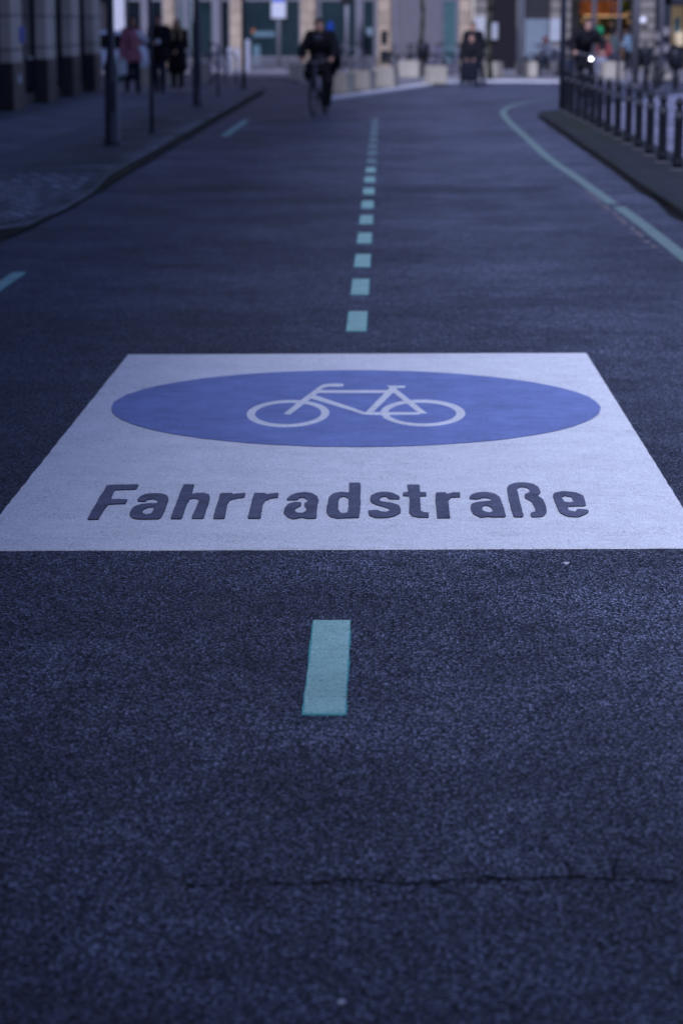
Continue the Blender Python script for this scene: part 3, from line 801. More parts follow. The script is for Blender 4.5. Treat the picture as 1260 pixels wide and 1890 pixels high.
# ------------------------------------------------------------------ bollards
iron = mat('black_iron', (0.010, 0.011, 0.016), 0.45, 0.3, spec=0.4)
def make_bollard():
    root = empty('bollard', (0, 0, 0))
    bm = bmesh.new(); lathe(bm, [(0.058, 0), (0.058, .10), (0.050, .13), (0.053, .15), (0.053, .60), (0.057, .61), (0.057, .65), (0.053, .66), (0.047, .745)])
    link('post', bm, iron, root)
    bm = bmesh.new(); lathe(bm, [(0.030, .745), (0.030, .775), (0.046, .785), (0.052, .81), (0.049, .84), (0.036, .875), (0.012, .895)])
    link('cap', bm, iron, root)
    bm = bmesh.new(); lathe(bm, [(0.085, -.005), (0.085, .008), (0.06, .012)])
    link('base_plate', bm, mat('worn_base', (0.12, 0.12, 0.13), 0.6), root)
    root.scale = (1, 1, .92)
    return root
bl = make_bollard()
by = [P(1250, 313, KR).y + 1.52 * k for k in range(13)]
for k, y in enumerate(by):
    o = bl if k == 0 else copy_tree(bl)
    o.location = (3.40 + 0.0034 * (y - 28) + 0.01 * math.sin(k * 5), y, KR + 0.003)
    o.rotation_euler = (R(0.6 * math.sin(k * 3.1)), R(0.7 * math.cos(k * 2.3)), k)
    tag(o, 'black ball-topped bollard, %s' % ('nearest of the row along the kerb' if k == 0 else 'last of the row, beside the corner post' if k == 12 else '%s in the row counting from the near end' % ordn[k]), 'bollard', 'black bollards along the kerb')
for i, (x, y, lb) in enumerate(((1208, 166, 'small dark bollard on the far paving in front of a pale block'), (1246, 165, 'small dark bollard on the far paving below the lit doorway'), (1190, 172, 'dark bollard behind the row where the parked bicycle leans'))):
    o = copy_tree(bl); p = P(x, y, KR); o.location = (p.x, p.y, KR + .003); tag(o, lb, 'bollard', 'bollards across the plaza')

# ------------------------------------------------------------------ poles, lamps, signs
bluegrey = mat('blue_grey_painted_steel', (0.030, 0.034, 0.050), 0.45, 0.2)
galv = mat('galvanised_steel', (0.20, 0.21, 0.25), 0.5, 0.5)
def lamp_post(x, y, label, rlow, rup, zstep, h=6.5):
    p = P(x, y, KH); r = empty('street_lamp', p, 0, label, 'street lamp', 'street lamps on the footway')
    bm = bmesh.new(); lathe(bm, [(rlow * 1.12, 0), (rlow * 1.12, .06), (rlow, .08), (rlow, zstep), (rup * 1.15, zstep + .16), (rup, zstep + .3), (rup * .8, h)])
    link('pole', bm, bluegrey, r)
    bm = bmesh.new(); tube(bm, [(0, 0, h - .1), (0.25, 0, h + .25), (0.9, 0, h + .35)], 0.04); link('arm', bm, bluegrey, r)
    bm = bmesh.new(); ball(bm, (1.15, 0, h + .35), .3, 14, (1, .5, .3)); link('lamp_head', bm, bluegrey, r)
    bm = bmesh.new(); box(bm, -0.06, 0.06, -rlow - .008, -rlow + .03, .45, .85); link('service_door', bm, bluegrey, r)
    bm = bmesh.new(); lathe(bm, [(rlow * 1.5, -.004), (rlow * 1.5, .012)]); link('base_collar', bm, mat('worn_base', (0.12, 0.12, 0.13)), r)
lamp_post(208, 268, 'thick blue grey lamp post on the footway, the near one', 0.095, 0.052, 1.02)
lamp_post(365, 195, 'slimmer blue grey lamp post on the footway behind the thin sign pole', 0.092, 0.06, 1.55)
def pole(x, y, z, r, h, label, m, name='pole', cat='pole', grp=None):
    p = P(x, y, z); o = empty(name, p, 0, label, cat, grp)
    bm = bmesh.new(); cyl(bm, (0, 0, 0), (0, 0, h), r, r * .95, 16); link('shaft', bm, m, o)
    bm = bmesh.new(); lathe(bm, [(r * 1.9, 0), (r * 1.9, .03), (r * 1.1, .05)]); link('base', bm, m, o)
    return o
o = pole(281, 245, KH, 0.028, 2.75, 'thin blue grey sign pole rising from a mossy patch of the footway', bluegrey, 'sign_pole', 'sign pole')
bm = bmesh.new(); lathe(bm, [(0.0001, 0), (.21, 0), (.21, .01), (.0001, .01)], n=28)
for v in bm.verts: v.co = Vector((v.co.z + .035, v.co.x, v.co.y + 2.25))
link('sign_plate', bm, mat('navy_sign', (0.02, 0.03, 0.10), .5), o)
o = pole(450, 163, KH, 0.05, 3.4, 'dark slim pole at the far end of the footway', mat('brown_grey_steel', (0.06, 0.058, 0.07), .5, .2), 'sign_pole', 'sign pole')
bm = bmesh.new(); box(bm, -.22, .1, -.08, -.05, 2.33, 2.75); link('sign_plate', bm, mat('black_metal', (0.015, 0.015, 0.018)), o)
pole(403, 178, KH, 0.035, 1.15, 'short thin grey post beside the kerb between lamp post and far pole', galv)
o = pole(515, 129, G0, 0.075, 3.2, 'pale pole carrying a white notice in front of the teal windows', mat('pale_steel', (0.19, 0.185, 0.20), .5, .2), 'sign_pole', 'sign pole')
Yp = o.location.y; s_ = Q(515, 60, Yp)
bm = bmesh.new(); box(bm, -.26, .26, -.12, -.09, fz(34, Yp) - G0, fz(3.5, Yp) - G0); bevel(bm, .01, 1); link('notice_board', bm, mat('white_notice', (0.52, 0.52, 0.54), .6), o)
bm = bmesh.new(); box(bm, -.2, .2, -.12, -.09, fz(2.5, Yp) - G0, fz(-18, Yp) - G0); link('blue_sign', bm, mat('blue_sign', (0.05, 0.10, 0.55), .5), o)
o = pole(640, 131, G0, 0.08, 3.2, 'pale pole right of the cyclist with a dark sign on top', mat('pale_steel', (0.19, 0.185, 0.20), .5, .2), 'sign_pole', 'sign pole')
bm = bmesh.new(); box(bm, -.22, .28, -.13, -.09, fz(8, Yp) - G0, 3.1); link('sign_plate', bm, mat('black_metal', (0.015, 0.015, 0.018)), o)
pole(958, 144, G0, 0.09, 6.0, 'pale lamp pole standing by a concrete block left of the blue poster', mat('pale_steel', (0.19, 0.185, 0.20), .5, .2))
o = pole(1036, 206, KR, 0.06, 5.5, 'dark pole at the corner tip of the bollard row', bluegrey)
o = pole(1046, 203, KR, 0.085, 0.95, 'stout dark post touching the corner pole', mat('dark_post', (0.03, 0.035, 0.06), .5))
for i, (x, y, r, lb) in enumerate(((1093, 168, .055, 'pale flagpole behind the cyclist with the green bag'), (1139, 166, .05, 'pale flagpole in front of the lit cafe window'), (1171, 160, .09, 'pale thick flagpole at the edge of the stone pier'), (1217, 165, .055, 'pale flagpole beside the dark shop doorway'))):
    pole(x, y, KR if i != 2 else G0, r, 6.2, lb, mat('pale_steel', (0.19, 0.185, 0.20), .5, .2), 'flagpole', 'flagpole', 'pale flagpoles in front of the shops')
# bike hoop stands by the footway end
for i, x in enumerate((412, 392)):
    p = P(x, 157, KH); bm = bmesh.new()
    tube(bm, [(-.35, 0, 0), (-.35, 0, .7), (-.25, 0, .82), (.25, 0, .82), (.35, 0, .7), (.35, 0, 0)], .025)
    o = link('bicycle_stand', bm, galv); o.location = p
    tag(o, ('grey tubular bicycle hoop nearer the dark pole', 'grey tubular bicycle hoop nearer the lamp post')[i], 'bicycle stand', 'hoops at the footway end')
# white slabs
for i, (x0, x1, y0) in enumerate(((420, 429, 88), (434, 442, 88), (450, 461, 73))):
    a, b = Q(x0, 127, 84), Q(x1, y0, 84)
    bm = bmesh.new(); box(bm, a.x, b.x, 84, 84.15, G0, b.z); bevel(bm, .02, 2)
    tag(link('marker_post', bm, mat('white_post', (0.34, 0.34, 0.38), .6)), ('low white marker post at the foot of the sandstone pier, the outer one', 'low white marker post between two others by the sandstone pier', 'taller white marker post behind the dark slim pole')[i], 'marker post', 'white marker posts')
# concrete blocks
conc = mat('cast_concrete', (0.42, 0.37, 0.29), 0.85, var=0.15, scale=3, bump=.25, bscale=25)
def block(px0, px1, ybase, h, rz, label, dep=0.6, z=G0):
    a, b = P(px0, ybase, z), P(px1, ybase, z); wd = (b.x - a.x)
    L = wd / (abs(math.cos(rz)) + dep / max(wd, .4) * abs(math.sin(rz)) * .8)
    bm = bmesh.new(); box(bm, -L / 2, L / 2, -dep / 2, dep / 2, 0, h); bevel(bm, .025, 2)
    o = link('concrete_block', bm, conc); o.location = ((a.x + b.x) / 2, (a.y + b.y) / 2 + dep / 2, z); o.rotation_euler = (0, 0, rz)
    tag(o, label, 'concrete block', 'pale concrete blocks on the forecourt')
block(532, 568, 149, .50, .05, 'pale concrete block left of the cyclist, standing alone')
block(603, 652, 174, .50, -.35, 'pale concrete block just right of the cyclist')
block(642, 692, 168, .50, -.3, 'pale concrete block second to the right of the cyclist')
block(688, 735, 162, .52, -.25, 'pale concrete block in front of the intercom pier')
block(735, 778, 144, .52, -.2, 'pale concrete block in front of the roller shutter, left one')
block(785, 823, 156, .50, .35, 'pale concrete block turned at an angle before the shutter')
block(893, 927, 144, .48, .1, 'pale concrete block right of the wheelchair')
block(952, 991, 143, .48, .1, 'pale concrete block at the foot of the lamp pole')
block(1110, 1150, 145, .50, .15, 'pale concrete block below the lit cafe window')
block(1198, 1238, 148, .50, .15, 'pale concrete block near the dark shop doorway')
block(254, 278, 161, .50, .1, 'pale concrete block behind the woman in the checked shirt', z=KH)
block(368, 388, 155, .50, .1, 'pale concrete block behind the slimmer lamp post', z=KH)
block(300, 330, 158, .46, .1, 'pale concrete block behind the couple in black', z=KH)

# ------------------------------------------------------------------ trees
def tree(x, y, z, r, label, h=7.5, seed=1):
    rnd = random.Random(seed); p = P(x, y, z)
    o = empty('street_tree', p, 0, label, 'tree', 'young street trees')
    bm = bmesh.new(); pts = [Vector((0.04 * math.sin(i * 1.3 + seed), 0.04 * math.cos(i * 1.7), i * .5)) for i in range(9)]
    for i in range(8): cyl(bm, pts[i], pts[i + 1], r * (1 - i * .06), r * (1 - (i + 1) * .06), 10)
    tips = []
    for k in range(9):
        a = k * 2.4; b0 = pts[5 + k % 4]; e = b0 + Vector((math.cos(a) * 1.1, math.sin(a) * 1.1, 1.2 + rnd.random()))
        cyl(bm, b0, e, r * .4, r * .12, 7); tips.append(e)
        for m_ in range(3):
            e2 = e + Vector((rnd.uniform(-.7, .7), rnd.uniform(-.7, .7), rnd.uniform(.1, .9))); cyl(bm, b0.lerp(e, .6), e2, r * .18, r * .05, 5); tips.append(e2)
    link('trunk', bm, mat('bark', (0.045, 0.045, 0.03), .9, bump=.5), o)
    bm = bmesh.new()
    for t in tips:
        for _ in range(60):
            c = t + Vector((rnd.gauss(0, .33), rnd.gauss(0, .33), rnd.gauss(0, .3))); q = Vector((rnd.gauss(0, 1), rnd.gauss(0, 1), rnd.gauss(0, 1))).normalized()
            u = q.orthogonal().normalized() * .055; v = q.cross(u).normalized() * .035
            bm.faces.new([bm.verts.new(c + u), bm.verts.new(c + v), bm.verts.new(c - u), bm.verts.new(c - v)])
    link('crown', bm, mat('leaves', (0.05, 0.08, 0.03), .7, var=.4), o)
tree(777, 141, G0, .085, 'thin street tree with a dark trunk before the roller shutter', seed=3)
tree(902, 146, G0, .10, 'thin street tree beside the tall white poster', seed=8)

# ------------------------------------------------------------------ bicycle
rubber = mat('black_rubber', (0.012, 0.012, 0.014), .8)
chrome = mat('bare_metal', (0.18, 0.18, 0.2), .6, .2)
def make_bicycle(loc, rz, frame_m, label, group=None, lean=0.0, light=False, wheel_light=False):
    b = empty('bicycle', loc, rz, label, 'bicycle', group); b.rotation_euler = (0, lean, rz)
    for yc in (0.56, -0.50):
        bm = bmesh.new(); torus(bm, (0, yc, .345), (1, 0, 0), .315, .012, 36, 6)
        cyl(bm, (-.045, yc, .345), (.045, yc, .345), .022, n=10)
        for k in range(16):
            a = k * math.pi / 8; cyl(bm, ((-1) ** k * .03, yc, .345), (0, yc + .31 * math.cos(a), .345 + .31 * math.sin(a)), .0018, n=4)
        wv = link('wheel', bm, chrome, b)
        bm = bmesh.new(); torus(bm, (0, yc, .345), (1, 0, 0), .328, .022, 40, 8); link('tyre', bm, rubber, wv)
    bm = bmesh.new()
    hd, hd2, bb, st, ra = (0, .40, .88), (0, .43, .74), (0, -.06, .29), (0, -.22, .82), (0, -.50, .345)
    for p, q, r in ((hd, hd2, .02), (hd2, bb, .019), (hd, st, .016), (bb, st, .016)): cyl(bm, p, q, r, n=10)
    for s in (-1, 1): cyl(bm, (s * .02, bb[1], bb[2]), (s * .055, ra[1], ra[2]), .010, n=8); cyl(bm, (s * .012, st[1], st[2]), (s * .055, ra[1], ra[2]), .008, n=8)
    link('frame', bm, frame_m, b)
    bm = bmesh.new(); cyl(bm, hd, (0, .385, .97), .014, n=8)
    for s in (-1, 1): tube(bm, [(0, .43, .73), (s * .05, .45, .70), (s * .055, .56, .345)], .011, 8)
    link('fork', bm, frame_m, b)
    bm = bmesh.new(); tube(bm, [(-.31, .24, 1.04), (-.24, .30, 1.05), (-.08, .38, 1.0), (.08, .38, 1.0), (.24, .30, 1.05), (.31, .24, 1.04)], .012, 8)
    hb = link('handlebar', bm, chrome, b)
    bm = bmesh.new()
    for s in (-1, 1): cyl(bm, (s * .31, .24, 1.04), (s * .25, .29, 1.05), .018, n=8)
    link('grip', bm, rubber, hb)
    bm = bmesh.new(); cyl(bm, st, (0, -.245, .93), .013, n=8)
    ball(bm, (0, -.30, .96), .09, 12, (1, 1.1, .35)); ball(bm, (0, -.17, .965), .05, 10, (.6, 1.9, .4)); link('saddle', bm, rubber, b)
    bm = bmesh.new(); torus(bm, (.05, bb[1], bb[2]), (1, 0, 0), .085, .006, 20, 5); cyl(bm, (-.07, bb[1], bb[2]), (.07, bb[1], bb[2]), .016, n=8)
    cyl(bm, (.07, bb[1], bb[2]), (.08, bb[1] + .02, bb[2] + .17), .009, n=6); cyl(bm, (-.07, bb[1], bb[2]), (-.08, bb[1] - .02, bb[2] - .17), .009, n=6)
    box(bm, .085, .18, bb[1] - .03, bb[1] + .06, bb[2] + .16, bb[2] + .18); box(bm, -.18, -.085, bb[1] - .06, bb[1] + .03, bb[2] - .18, bb[2] - .16)
    link('crankset', bm, chrome, b)
    for yc in (.56, -.5):
        pr = None; bm = bmesh.new()
        for k in range(9):
            a = R(20 + k * 17) if yc < 0 else R(40 + k * 12); c = Vector((0, yc - .375 * math.cos(a) * (1 if yc < 0 else -1), .345 + .375 * math.sin(a)))
            cu = (bm.verts.new(c + Vector((-.025, 0, 0))), bm.verts.new(c + Vector((.025, 0, 0))))
            if pr: bm.faces.new((pr[0], cu[0], cu[1], pr[1]))
            pr = cu
        bmesh.ops.solidify(bm, geom=bm.faces[:], thickness=.003)
        link('mudguard', bm, frame_m, b)
    if light:
        bm = bmesh.new(); cyl(bm, (0, .42, .93), (0, .50, .92), .02, .045, 16); hl = link('headlight', bm, rubber, b)
        bm = bmesh.new(); lathe(bm, [(.0001, 0), (.026, 0), (.024, .010), (.0001, .016)], n=20)
        for v in bm.verts: v.co = Vector((v.co.x, .502 + v.co.z, .92 + v.co.y))
        link('lens', bm, mat('lit_lens', (1, 1, 1), emit=(0.85, 0.88, 1.0), estr=7.0), hl)
    return b
bkm = mat('black_enamel', (0.012, 0.012, 0.016), .35, .2)
wht = mat('white_enamel', (0.5, 0.5, 0.55), .35)
blu = mat('blue_enamel', (0.04, 0.06, 0.2), .35)
sil = mat('silver_enamel', (0.2, 0.2, 0.23), .55, .1)
pk = 'parked bicycles in front of the shops'
for (x, y, rz, m, lb) in ((350, 152, 1.2, sil, 'silver parked bicycle behind the couple in black'), (650, 136, 1.35, sil, 'silver bicycle parked behind the blocks right of the cyclist'),
                          (765, 138, -.9, bkm, 'black bicycle parked by the thin tree'), (795, 137, 1.1, blu, 'blue bicycle parked at the roller shutter'),
                          (834, 139, 1.25, sil, 'silver bicycle parked left of the wheelchair'), (1006, 139, -1.3, wht, 'white bicycle parked under the pale blue poster'),
                          (1022, 141, .9, sil, 'silver bicycle parked below the white poster on the pier'), (1188, 150, .7, bkm, 'black bicycle parked in front of the rusticated pier'), (745, 139, 1.0, bkm, 'black bicycle parked between the intercom pier and the shutter'), (858, 137, -1.2, blu, 'blue bicycle parked behind the wheelchair pusher'), (1060, 140, 1.1, bkm, 'black bicycle parked at the edge of the cafe'), (1230, 152, .4, sil, 'silver bicycle parked near the lit doorway'), (606, 138, 1.3, bkm, 'black bicycle parked behind the riding cyclist'),
                          (375, 140, 1.5, sil, 'silver bicycle parked before the windows behind the slimmer lamp post')):
    p = P(x, y, G0 if x > 400 else KH); make_bicycle(p, rz, m, lb, pk, lean=.05)

def litter_bin(x, y, z, label):
    p = P(x, y, z); o = empty('litter_bin', p, 0, label, 'litter bin')
    bm = bmesh.new(); cyl(bm, (0, .12, 0), (0, .12, 1.15), .03, n=10); link('post', bm, iron, o)
    bm = bmesh.new(); lathe(bm, [(.13, .52), (.19, .60), (.21, .95), (.17, 1.02)], n=20); link('bin', bm, iron, o)
litter_bin(780, 141, G0, 'black litter bin on a post by the thin tree')
litter_bin(1188, 160, KR, 'black litter bin on a post near the pale thick flagpole')
litter_bin(1244, 168, KR, 'black litter bin in front of the lit doorway')
def cafe_table(x, y, label):
    p = P(x, y, G0); o = empty('cafe_table', p, 0, label, 'table', 'cafe tables')
    bm = bmesh.new(); lathe(bm, [(.34, .72), (.35, .74), (.34, .75)], n=24); link('table_top', bm, wht, o)
    bm = bmesh.new(); cyl(bm, (0, 0, .02), (0, 0, .72), .03); lathe(bm, [(.2, 0), (.2, .02)]); link('leg', bm, iron, o)
cafe_table(1098, 140, 'small round white table by the person in the red top')
cafe_table(1030, 139, 'small round white table beside the grey stone pier')
for (x0, x1, y0, y1, c, lb) in ((463, 470, 62, 54, (.40, .14, .05), 'small orange sticker inside the teal window'), (466, 506, 68, 58, (.10, .16, .18), 'pale painted reflection across the teal window'), (466, 479, 121, 84, (.22, .13, .13), 'faded pink poster at the foot of the teal window'), (676, 686, 66, 52, (.22, .28, .30), 'pale round notice on the narrow teal window')):
    fbox('sticker_and_reflection', x0, x1, .33, .342, fz(y0), fz(y1), mat('sticker_or_reflection_%d' % x0, c, .7), A, label=lb)  # the pale band is a reflection painted on the pane
# ------------------------------------------------------------------ people
skin_m = mat('skin', (0.46, 0.26, 0.19), .55, var=.06)
eye_m = mat('eye_dark', (0.03, 0.02, 0.02), .3)
lip_m = mat('lips', (0.26, 0.09, 0.08), .5)
def capsule(bm, a, b, ra, rb, n=12):
    a, b = Vector(a), Vector(b)
    if (b - a).length > 1e-5: cyl(bm, a, b, ra, rb, n)
    ball(bm, a, ra, n); ball(bm, b, rb, n)
def remeshed(name, bm, voxel, mats, parent=None, smooth_it=4):
    me = bpy.data.meshes.new(name); bm.to_mesh(me); bm.free()
    o = bpy.data.objects.new(name, me); COL.objects.link(o)
    r = o.modifiers.new('r', 'REMESH'); r.mode = 'VOXEL'; r.voxel_size = voxel
    s = o.modifiers.new('s', 'SMOOTH'); s.iterations = smooth_it; s.factor = .5
    dg = bpy.context.evaluated_depsgraph_get()
    nm = bpy.data.meshes.new_from_object(o.evaluated_get(dg)); nm.name = name
    o.modifiers.clear(); o.data = nm; bpy.data.meshes.remove(me)
    nm.materials.clear()
    for m in (mats if isinstance(mats, (list, tuple)) else [mats]): nm.materials.append(m)
    for p in nm.polygons: p.use_smooth = True
    if parent: o.parent = parent
    return o
def frame_from(d, up):
    d = Vector(d).normalized(); s = d.cross(Vector(up))
    s = s.normalized() if s.length > 1e-4 else Vector((1, 0, 0))
    return d, s, s.cross(d)
def hand(bm, wr, d, side, palm_up=(0, 0, 1), curl=.5):
    d, s, n = frame_from(d, palm_up); wr = Vector(wr)
    for k in (-1, -.33, .33, 1): capsule(bm, wr + s * k * .012, wr + d * .085 + s * k * .028, .016, .013, 8)
    for k, ln in ((-1.2, .062), (-.4, .078), (.4, .084), (1.2, .074)):
        p0 = wr + d * .09 + s * k * .025; a1 = curl * .9; a2 = curl * 2.0; a3 = curl * 2.6
        p1 = p0 + (d * math.cos(a1) - n * math.sin(a1)) * ln * .45
        p2 = p1 + (d * math.cos(a2) - n * math.sin(a2)) * ln * .33
        p3 = p2 + (d * math.cos(a3) - n * math.sin(a3)) * ln * .26
        capsule(bm, p0, p1, .0095, .009, 8); capsule(bm, p1, p2, .009, .0085, 8); capsule(bm, p2, p3, .0085, .0075, 8)
    t0 = wr + d * .03 + s * side * .028; t1 = t0 + (d * .6 + s * side * .7 - n * .3).normalized() * .04; t2 = t1 + (d * .9 + s * side * .1 - n * .6 * curl).normalized() * .032
    capsule(bm, t0, t1, .013, .011, 8); capsule(bm, t1, t2, .011, .009, 8)
def pose(**k):
    d = dict(pelvis=(0, 0, .93), waist=(0, 0, 1.06), chest=(0, .01, 1.30), neck=(0, .0, 1.47), head=(0, .03, 1.60),
             shL=(-.17, 0, 1.41), shR=(.17, 0, 1.41), elL=(-.22, -.02, 1.13), elR=(.22, -.02, 1.13), wrL=(-.22, .08, .88), wrR=(.22, .08, .88),
             hipL=(-.09, 0, .90), hipR=(.09, 0, .90), knL=(-.09, .10, .50), knR=(.09, -.02, .50), anL=(-.09, .12, .09), anR=(.09, -.2, .12),
             ftL=(0, 1, 0), ftR=(0, 1, -.3), hdL=None, hdR=None, look=0.0, curl=.5)
    d.update(k); return d
def person(loc, rz, J, label, outfit, scale=1.0, group=None):
    V = {k: Vector(v) for k, v in J.items() if isinstance(v, tuple)}
    bm = bmesh.new()
    capsule(bm, V['pelvis'], V['waist'], .125, .11); capsule(bm, V['waist'], V['chest'], .11, .13)
    capsule(bm, V['shL'], V['shR'], .062, .062); capsule(bm, V['chest'], V['neck'], .10, .055)
    capsule(bm, V['neck'], V['head'], .052, .05)
    Rl = Matrix.Rotation(J['look'], 3, 'Z'); H = V['head']
    def hp(x, y, z): return H + Rl @ Vector((x, y, z))
    ball(bm, hp(0, -.005, .035), .096, 16, (.80, .98, 1.05)); ball(bm, hp(0, .03, -.035), .070, 14, (.84, .95, 1.05))
    capsule(bm, hp(0, .095, .012), hp(0, .115, -.022), .009, .014, 8)
    ball(bm, hp(0, .075, -.085), .028, 10); ball(bm, hp(0, .092, -.052), .017, 8, (1.5, .7, .6))
    for s in (-1, 1): ball(bm, hp(s * .079, -.005, .0), .022, 8, (.45, .8, 1.3)); capsule(bm, hp(s * .02, .086, .032), hp(s * .045, .075, .030), .010, .009, 6)
    for s in 'LR':
        k = -1 if s == 'L' else 1
        capsule(bm, V['sh' + s], V['el' + s], .05, .040); capsule(bm, V['el' + s], V['wr' + s], .040, .026)
        dd = J.get('hd' + s) or tuple(V['wr' + s] - V['el' + s])
        hand(bm, V['wr' + s], dd, -k, J.get('up' + s, (k, 0, 0.2)), J['curl'])
        capsule(bm, V['hip' + s], V['kn' + s], .082, .055); capsule(bm, V['kn' + s], V['an' + s], .056, .036)
        f = Vector(J['ft' + s]).normalized(); capsule(bm, V['an' + s] + Vector((0, -.02, -.045)), V['an' + s] + f * .15 + Vector((0, 0, -.055)), .036, .028)
    body = remeshed('person', bm, .0085, [skin_m, eye_m, lip_m], smooth_it=2)
    eyes = [hp(s * .032, .085, .014) for s in (-1, 1)]; mouth = hp(0, .100, -.052)
    for p in body.data.polygons:
        c = p.center
        if min((c - e).length for e in eyes) < .013: p.material_index = 1
        elif abs((c - mouth).z) < .009 and (c - mouth).length < .026: p.material_index = 2
    body.location = loc; body.rotation_euler = (0, 0, rz); body.scale = (scale,) * 3
    tag(body, label, 'person', group)
    # trousers
    bm = bmesh.new(); ex = outfit.get('ex', .018)
    capsule(bm, V['pelvis'], V['pelvis'].lerp(V['waist'], .6), .125 + ex, .115 + ex)
    for s in 'LR': capsule(bm, V['hip' + s], V['kn' + s], .085 + ex, .058 + ex); capsule(bm, V['kn' + s], V['an' + s] + Vector((0, 0, .01)), .058 + ex, .040 + ex)
    remeshed('trousers', bm, .014, outfit['trousers'], body)
    # upper garment
    bm = bmesh.new(); e = outfit.get('bulk', .028)
    hem = outfit.get('hem', 0)
    low = V['pelvis'] + Vector((0, 0, -hem))
    capsule(bm, V['waist'], V['pelvis'].lerp(low, .3), .122 + e, .132 + e)
    if hem:
        kk = (V['knL'] + V['knR']) / 2; t = hem / .45
        for s in 'LR': capsule(bm, V['hip' + s], V['hip' + s].lerp(V['kn' + s], min(t, 1)), .10 + e, .115 + e)
        capsule(bm, V['pelvis'], V['pelvis'].lerp(kk, min(t, 1)), .13 + e, .12 + e)
    capsule(bm, V['waist'], V['chest'], .12 + e, .135 + e); capsule(bm, V['shL'], V['shR'], .07 + e * .8, .07 + e * .8)
    capsule(bm, V['chest'], V['neck'] + Vector((0, -.01, -.02)), .11 + e, .06 + e * .5)
    for s in 'LR': capsule(bm, V['sh' + s], V['el' + s], .058 + e * .8, .050 + e * .6); capsule(bm, V['el' + s], V['wr' + s], .050 + e * .6, .036 + e * .5)
    if outfit.get('side'):
        for s, k in (('L', -1), ('R', 1)): capsule(bm, V['sh' + s] + Vector((-k * .02, 0, -.06)), V['waist'] + Vector((k * .13, 0, -.10)), outfit['side'], outfit['side'] * 1.05)
    remeshed(outfit.get('top_name', 'jacket'), bm, .013, outfit['top'], body)
    if 'shirt' in outfit:
        bm = bmesh.new(); c = V['chest'].lerp(V['waist'], .35) + Vector((0, .115 + e, 0)); bmesh.ops.create_grid(bm, x_segments=6, y_segments=10, size=.5)
        for v in bm.verts: v.co = Vector((v.co.x * .14, c.y - 1.2 * (v.co.x * .14) ** 2 + .012, V['waist'].z - .12 + (v.co.y + .5) * (V['neck'].z - V['waist'].z + .10)))
        up = (V['neck'] - V['waist'])
        for v in bm.verts:
            t = (v.co.z - V['waist'].z) / max(up.z, .1); v.co.y += up.y * max(0, min(1, t)) + V['waist'].y - V['chest'].y * 0 - .03 * max(0, t) - (c.y - .115 - e)
        bmesh.ops.solidify(bm, geom=bm.faces[:], thickness=.01)
        link('shirt', bm, outfit['shirt'], body)
    for s in 'LR':
        bm = bmesh.new(); f = Vector(J['ft' + s]).normalized(); a = V['an' + s]
        capsule(bm, a + Vector((0, -.03, -.042)), a + f * .08 + Vector((0, 0, -.048)), .046, .044); capsule(bm, a + f * .08 + Vector((0, 0, -.048)), a + f * .17 + Vector((0, 0, -.054)), .044, .034)
        for v in bm.verts: v.co.z = max(v.co.z, a.z - .09)
        remeshed('shoe', bm, .012, outfit.get('shoes', rubber), body)
    bm = bmesh.new(); hl = outfit.get('hair_len', 0)
    ball(bm, hp(0, -.018, .050), .104, 16, (.86, .96, 1.0)); capsule(bm, hp(0, -.05, .02), hp(0, -.06, -.05 if not hl else -.06), .075, .055)
    if hl:
        for s in (-1, 0, 1): capsule(bm, hp(s * .06, -.03 + .02 * abs(s), .03), hp(s * .085, -.03 + .07 * abs(s), -.12), .045, .042)
        if hl > .2:
            for s in (-1, 1): capsule(bm, hp(s * .085, .04, -.12), hp(s * .10, .15, -hl), .045, .042)
    bmesh.ops.delete(bm, geom=[], context='VERTS')
    hair = remeshed('hair', bm, .011, outfit['hair'], body)
    # keep the face clear
    m_ = hair.data
    for v in m_.vertices:
        q = Rl.transposed() @ (v.co - H)
        if q.y > .03 and -.12 < q.z < .055 and abs(q.x) < .062: v.co -= Rl @ Vector((0, q.y - .025, 0)) * .95
    if outfit.get('hood'):
        bm = bmesh.new(); capsule(bm, V['neck'] + Vector((-.07, -.07, .02)), V['neck'] + Vector((.07, -.07, .02)), .06, .06); remeshed('hood', bm, .012, outfit['hood'], body)
    return body
M_ = lambda n, c, **k: mat(n, c, .85, var=.2, scale=14, bump=.3, **k)
blk = M_('black_cloth', (0.010, 0.010, 0.013)); jeans = M_('blue_denim', (0.035, 0.045, 0.08)); djeans = M_('dark_denim', (0.014, 0.018, 0.035))
brown_h = M_('brown_hair', (0.035, 0.022, 0.015)); blonde = M_('blonde_hair', (0.26, 0.19, 0.09)); dark_h = M_('dark_hair', (0.012, 0.010, 0.010))
def check_mat():
    m = bpy.data.materials.new('pink_checked_cloth'); g = G(m)
    tc = g.N.new('ShaderNodeTexCoord'); ck_ = g.N.new('ShaderNodeTexChecker'); ck_.inputs['Scale'].default_value = 16
    g.L.new(tc.outputs['Object'], ck_.inputs['Vector']); ck_.inputs[1].default_value = (0.50, 0.20, 0.25, 1); ck_.inputs[2].default_value = (0.22, 0.07, 0.10, 1)
    g.L.new(ck_.outputs[0], g.B.inputs['Base Color']); g.B.inputs['Roughness'].default_value = .85
    return m
pink = check_mat()
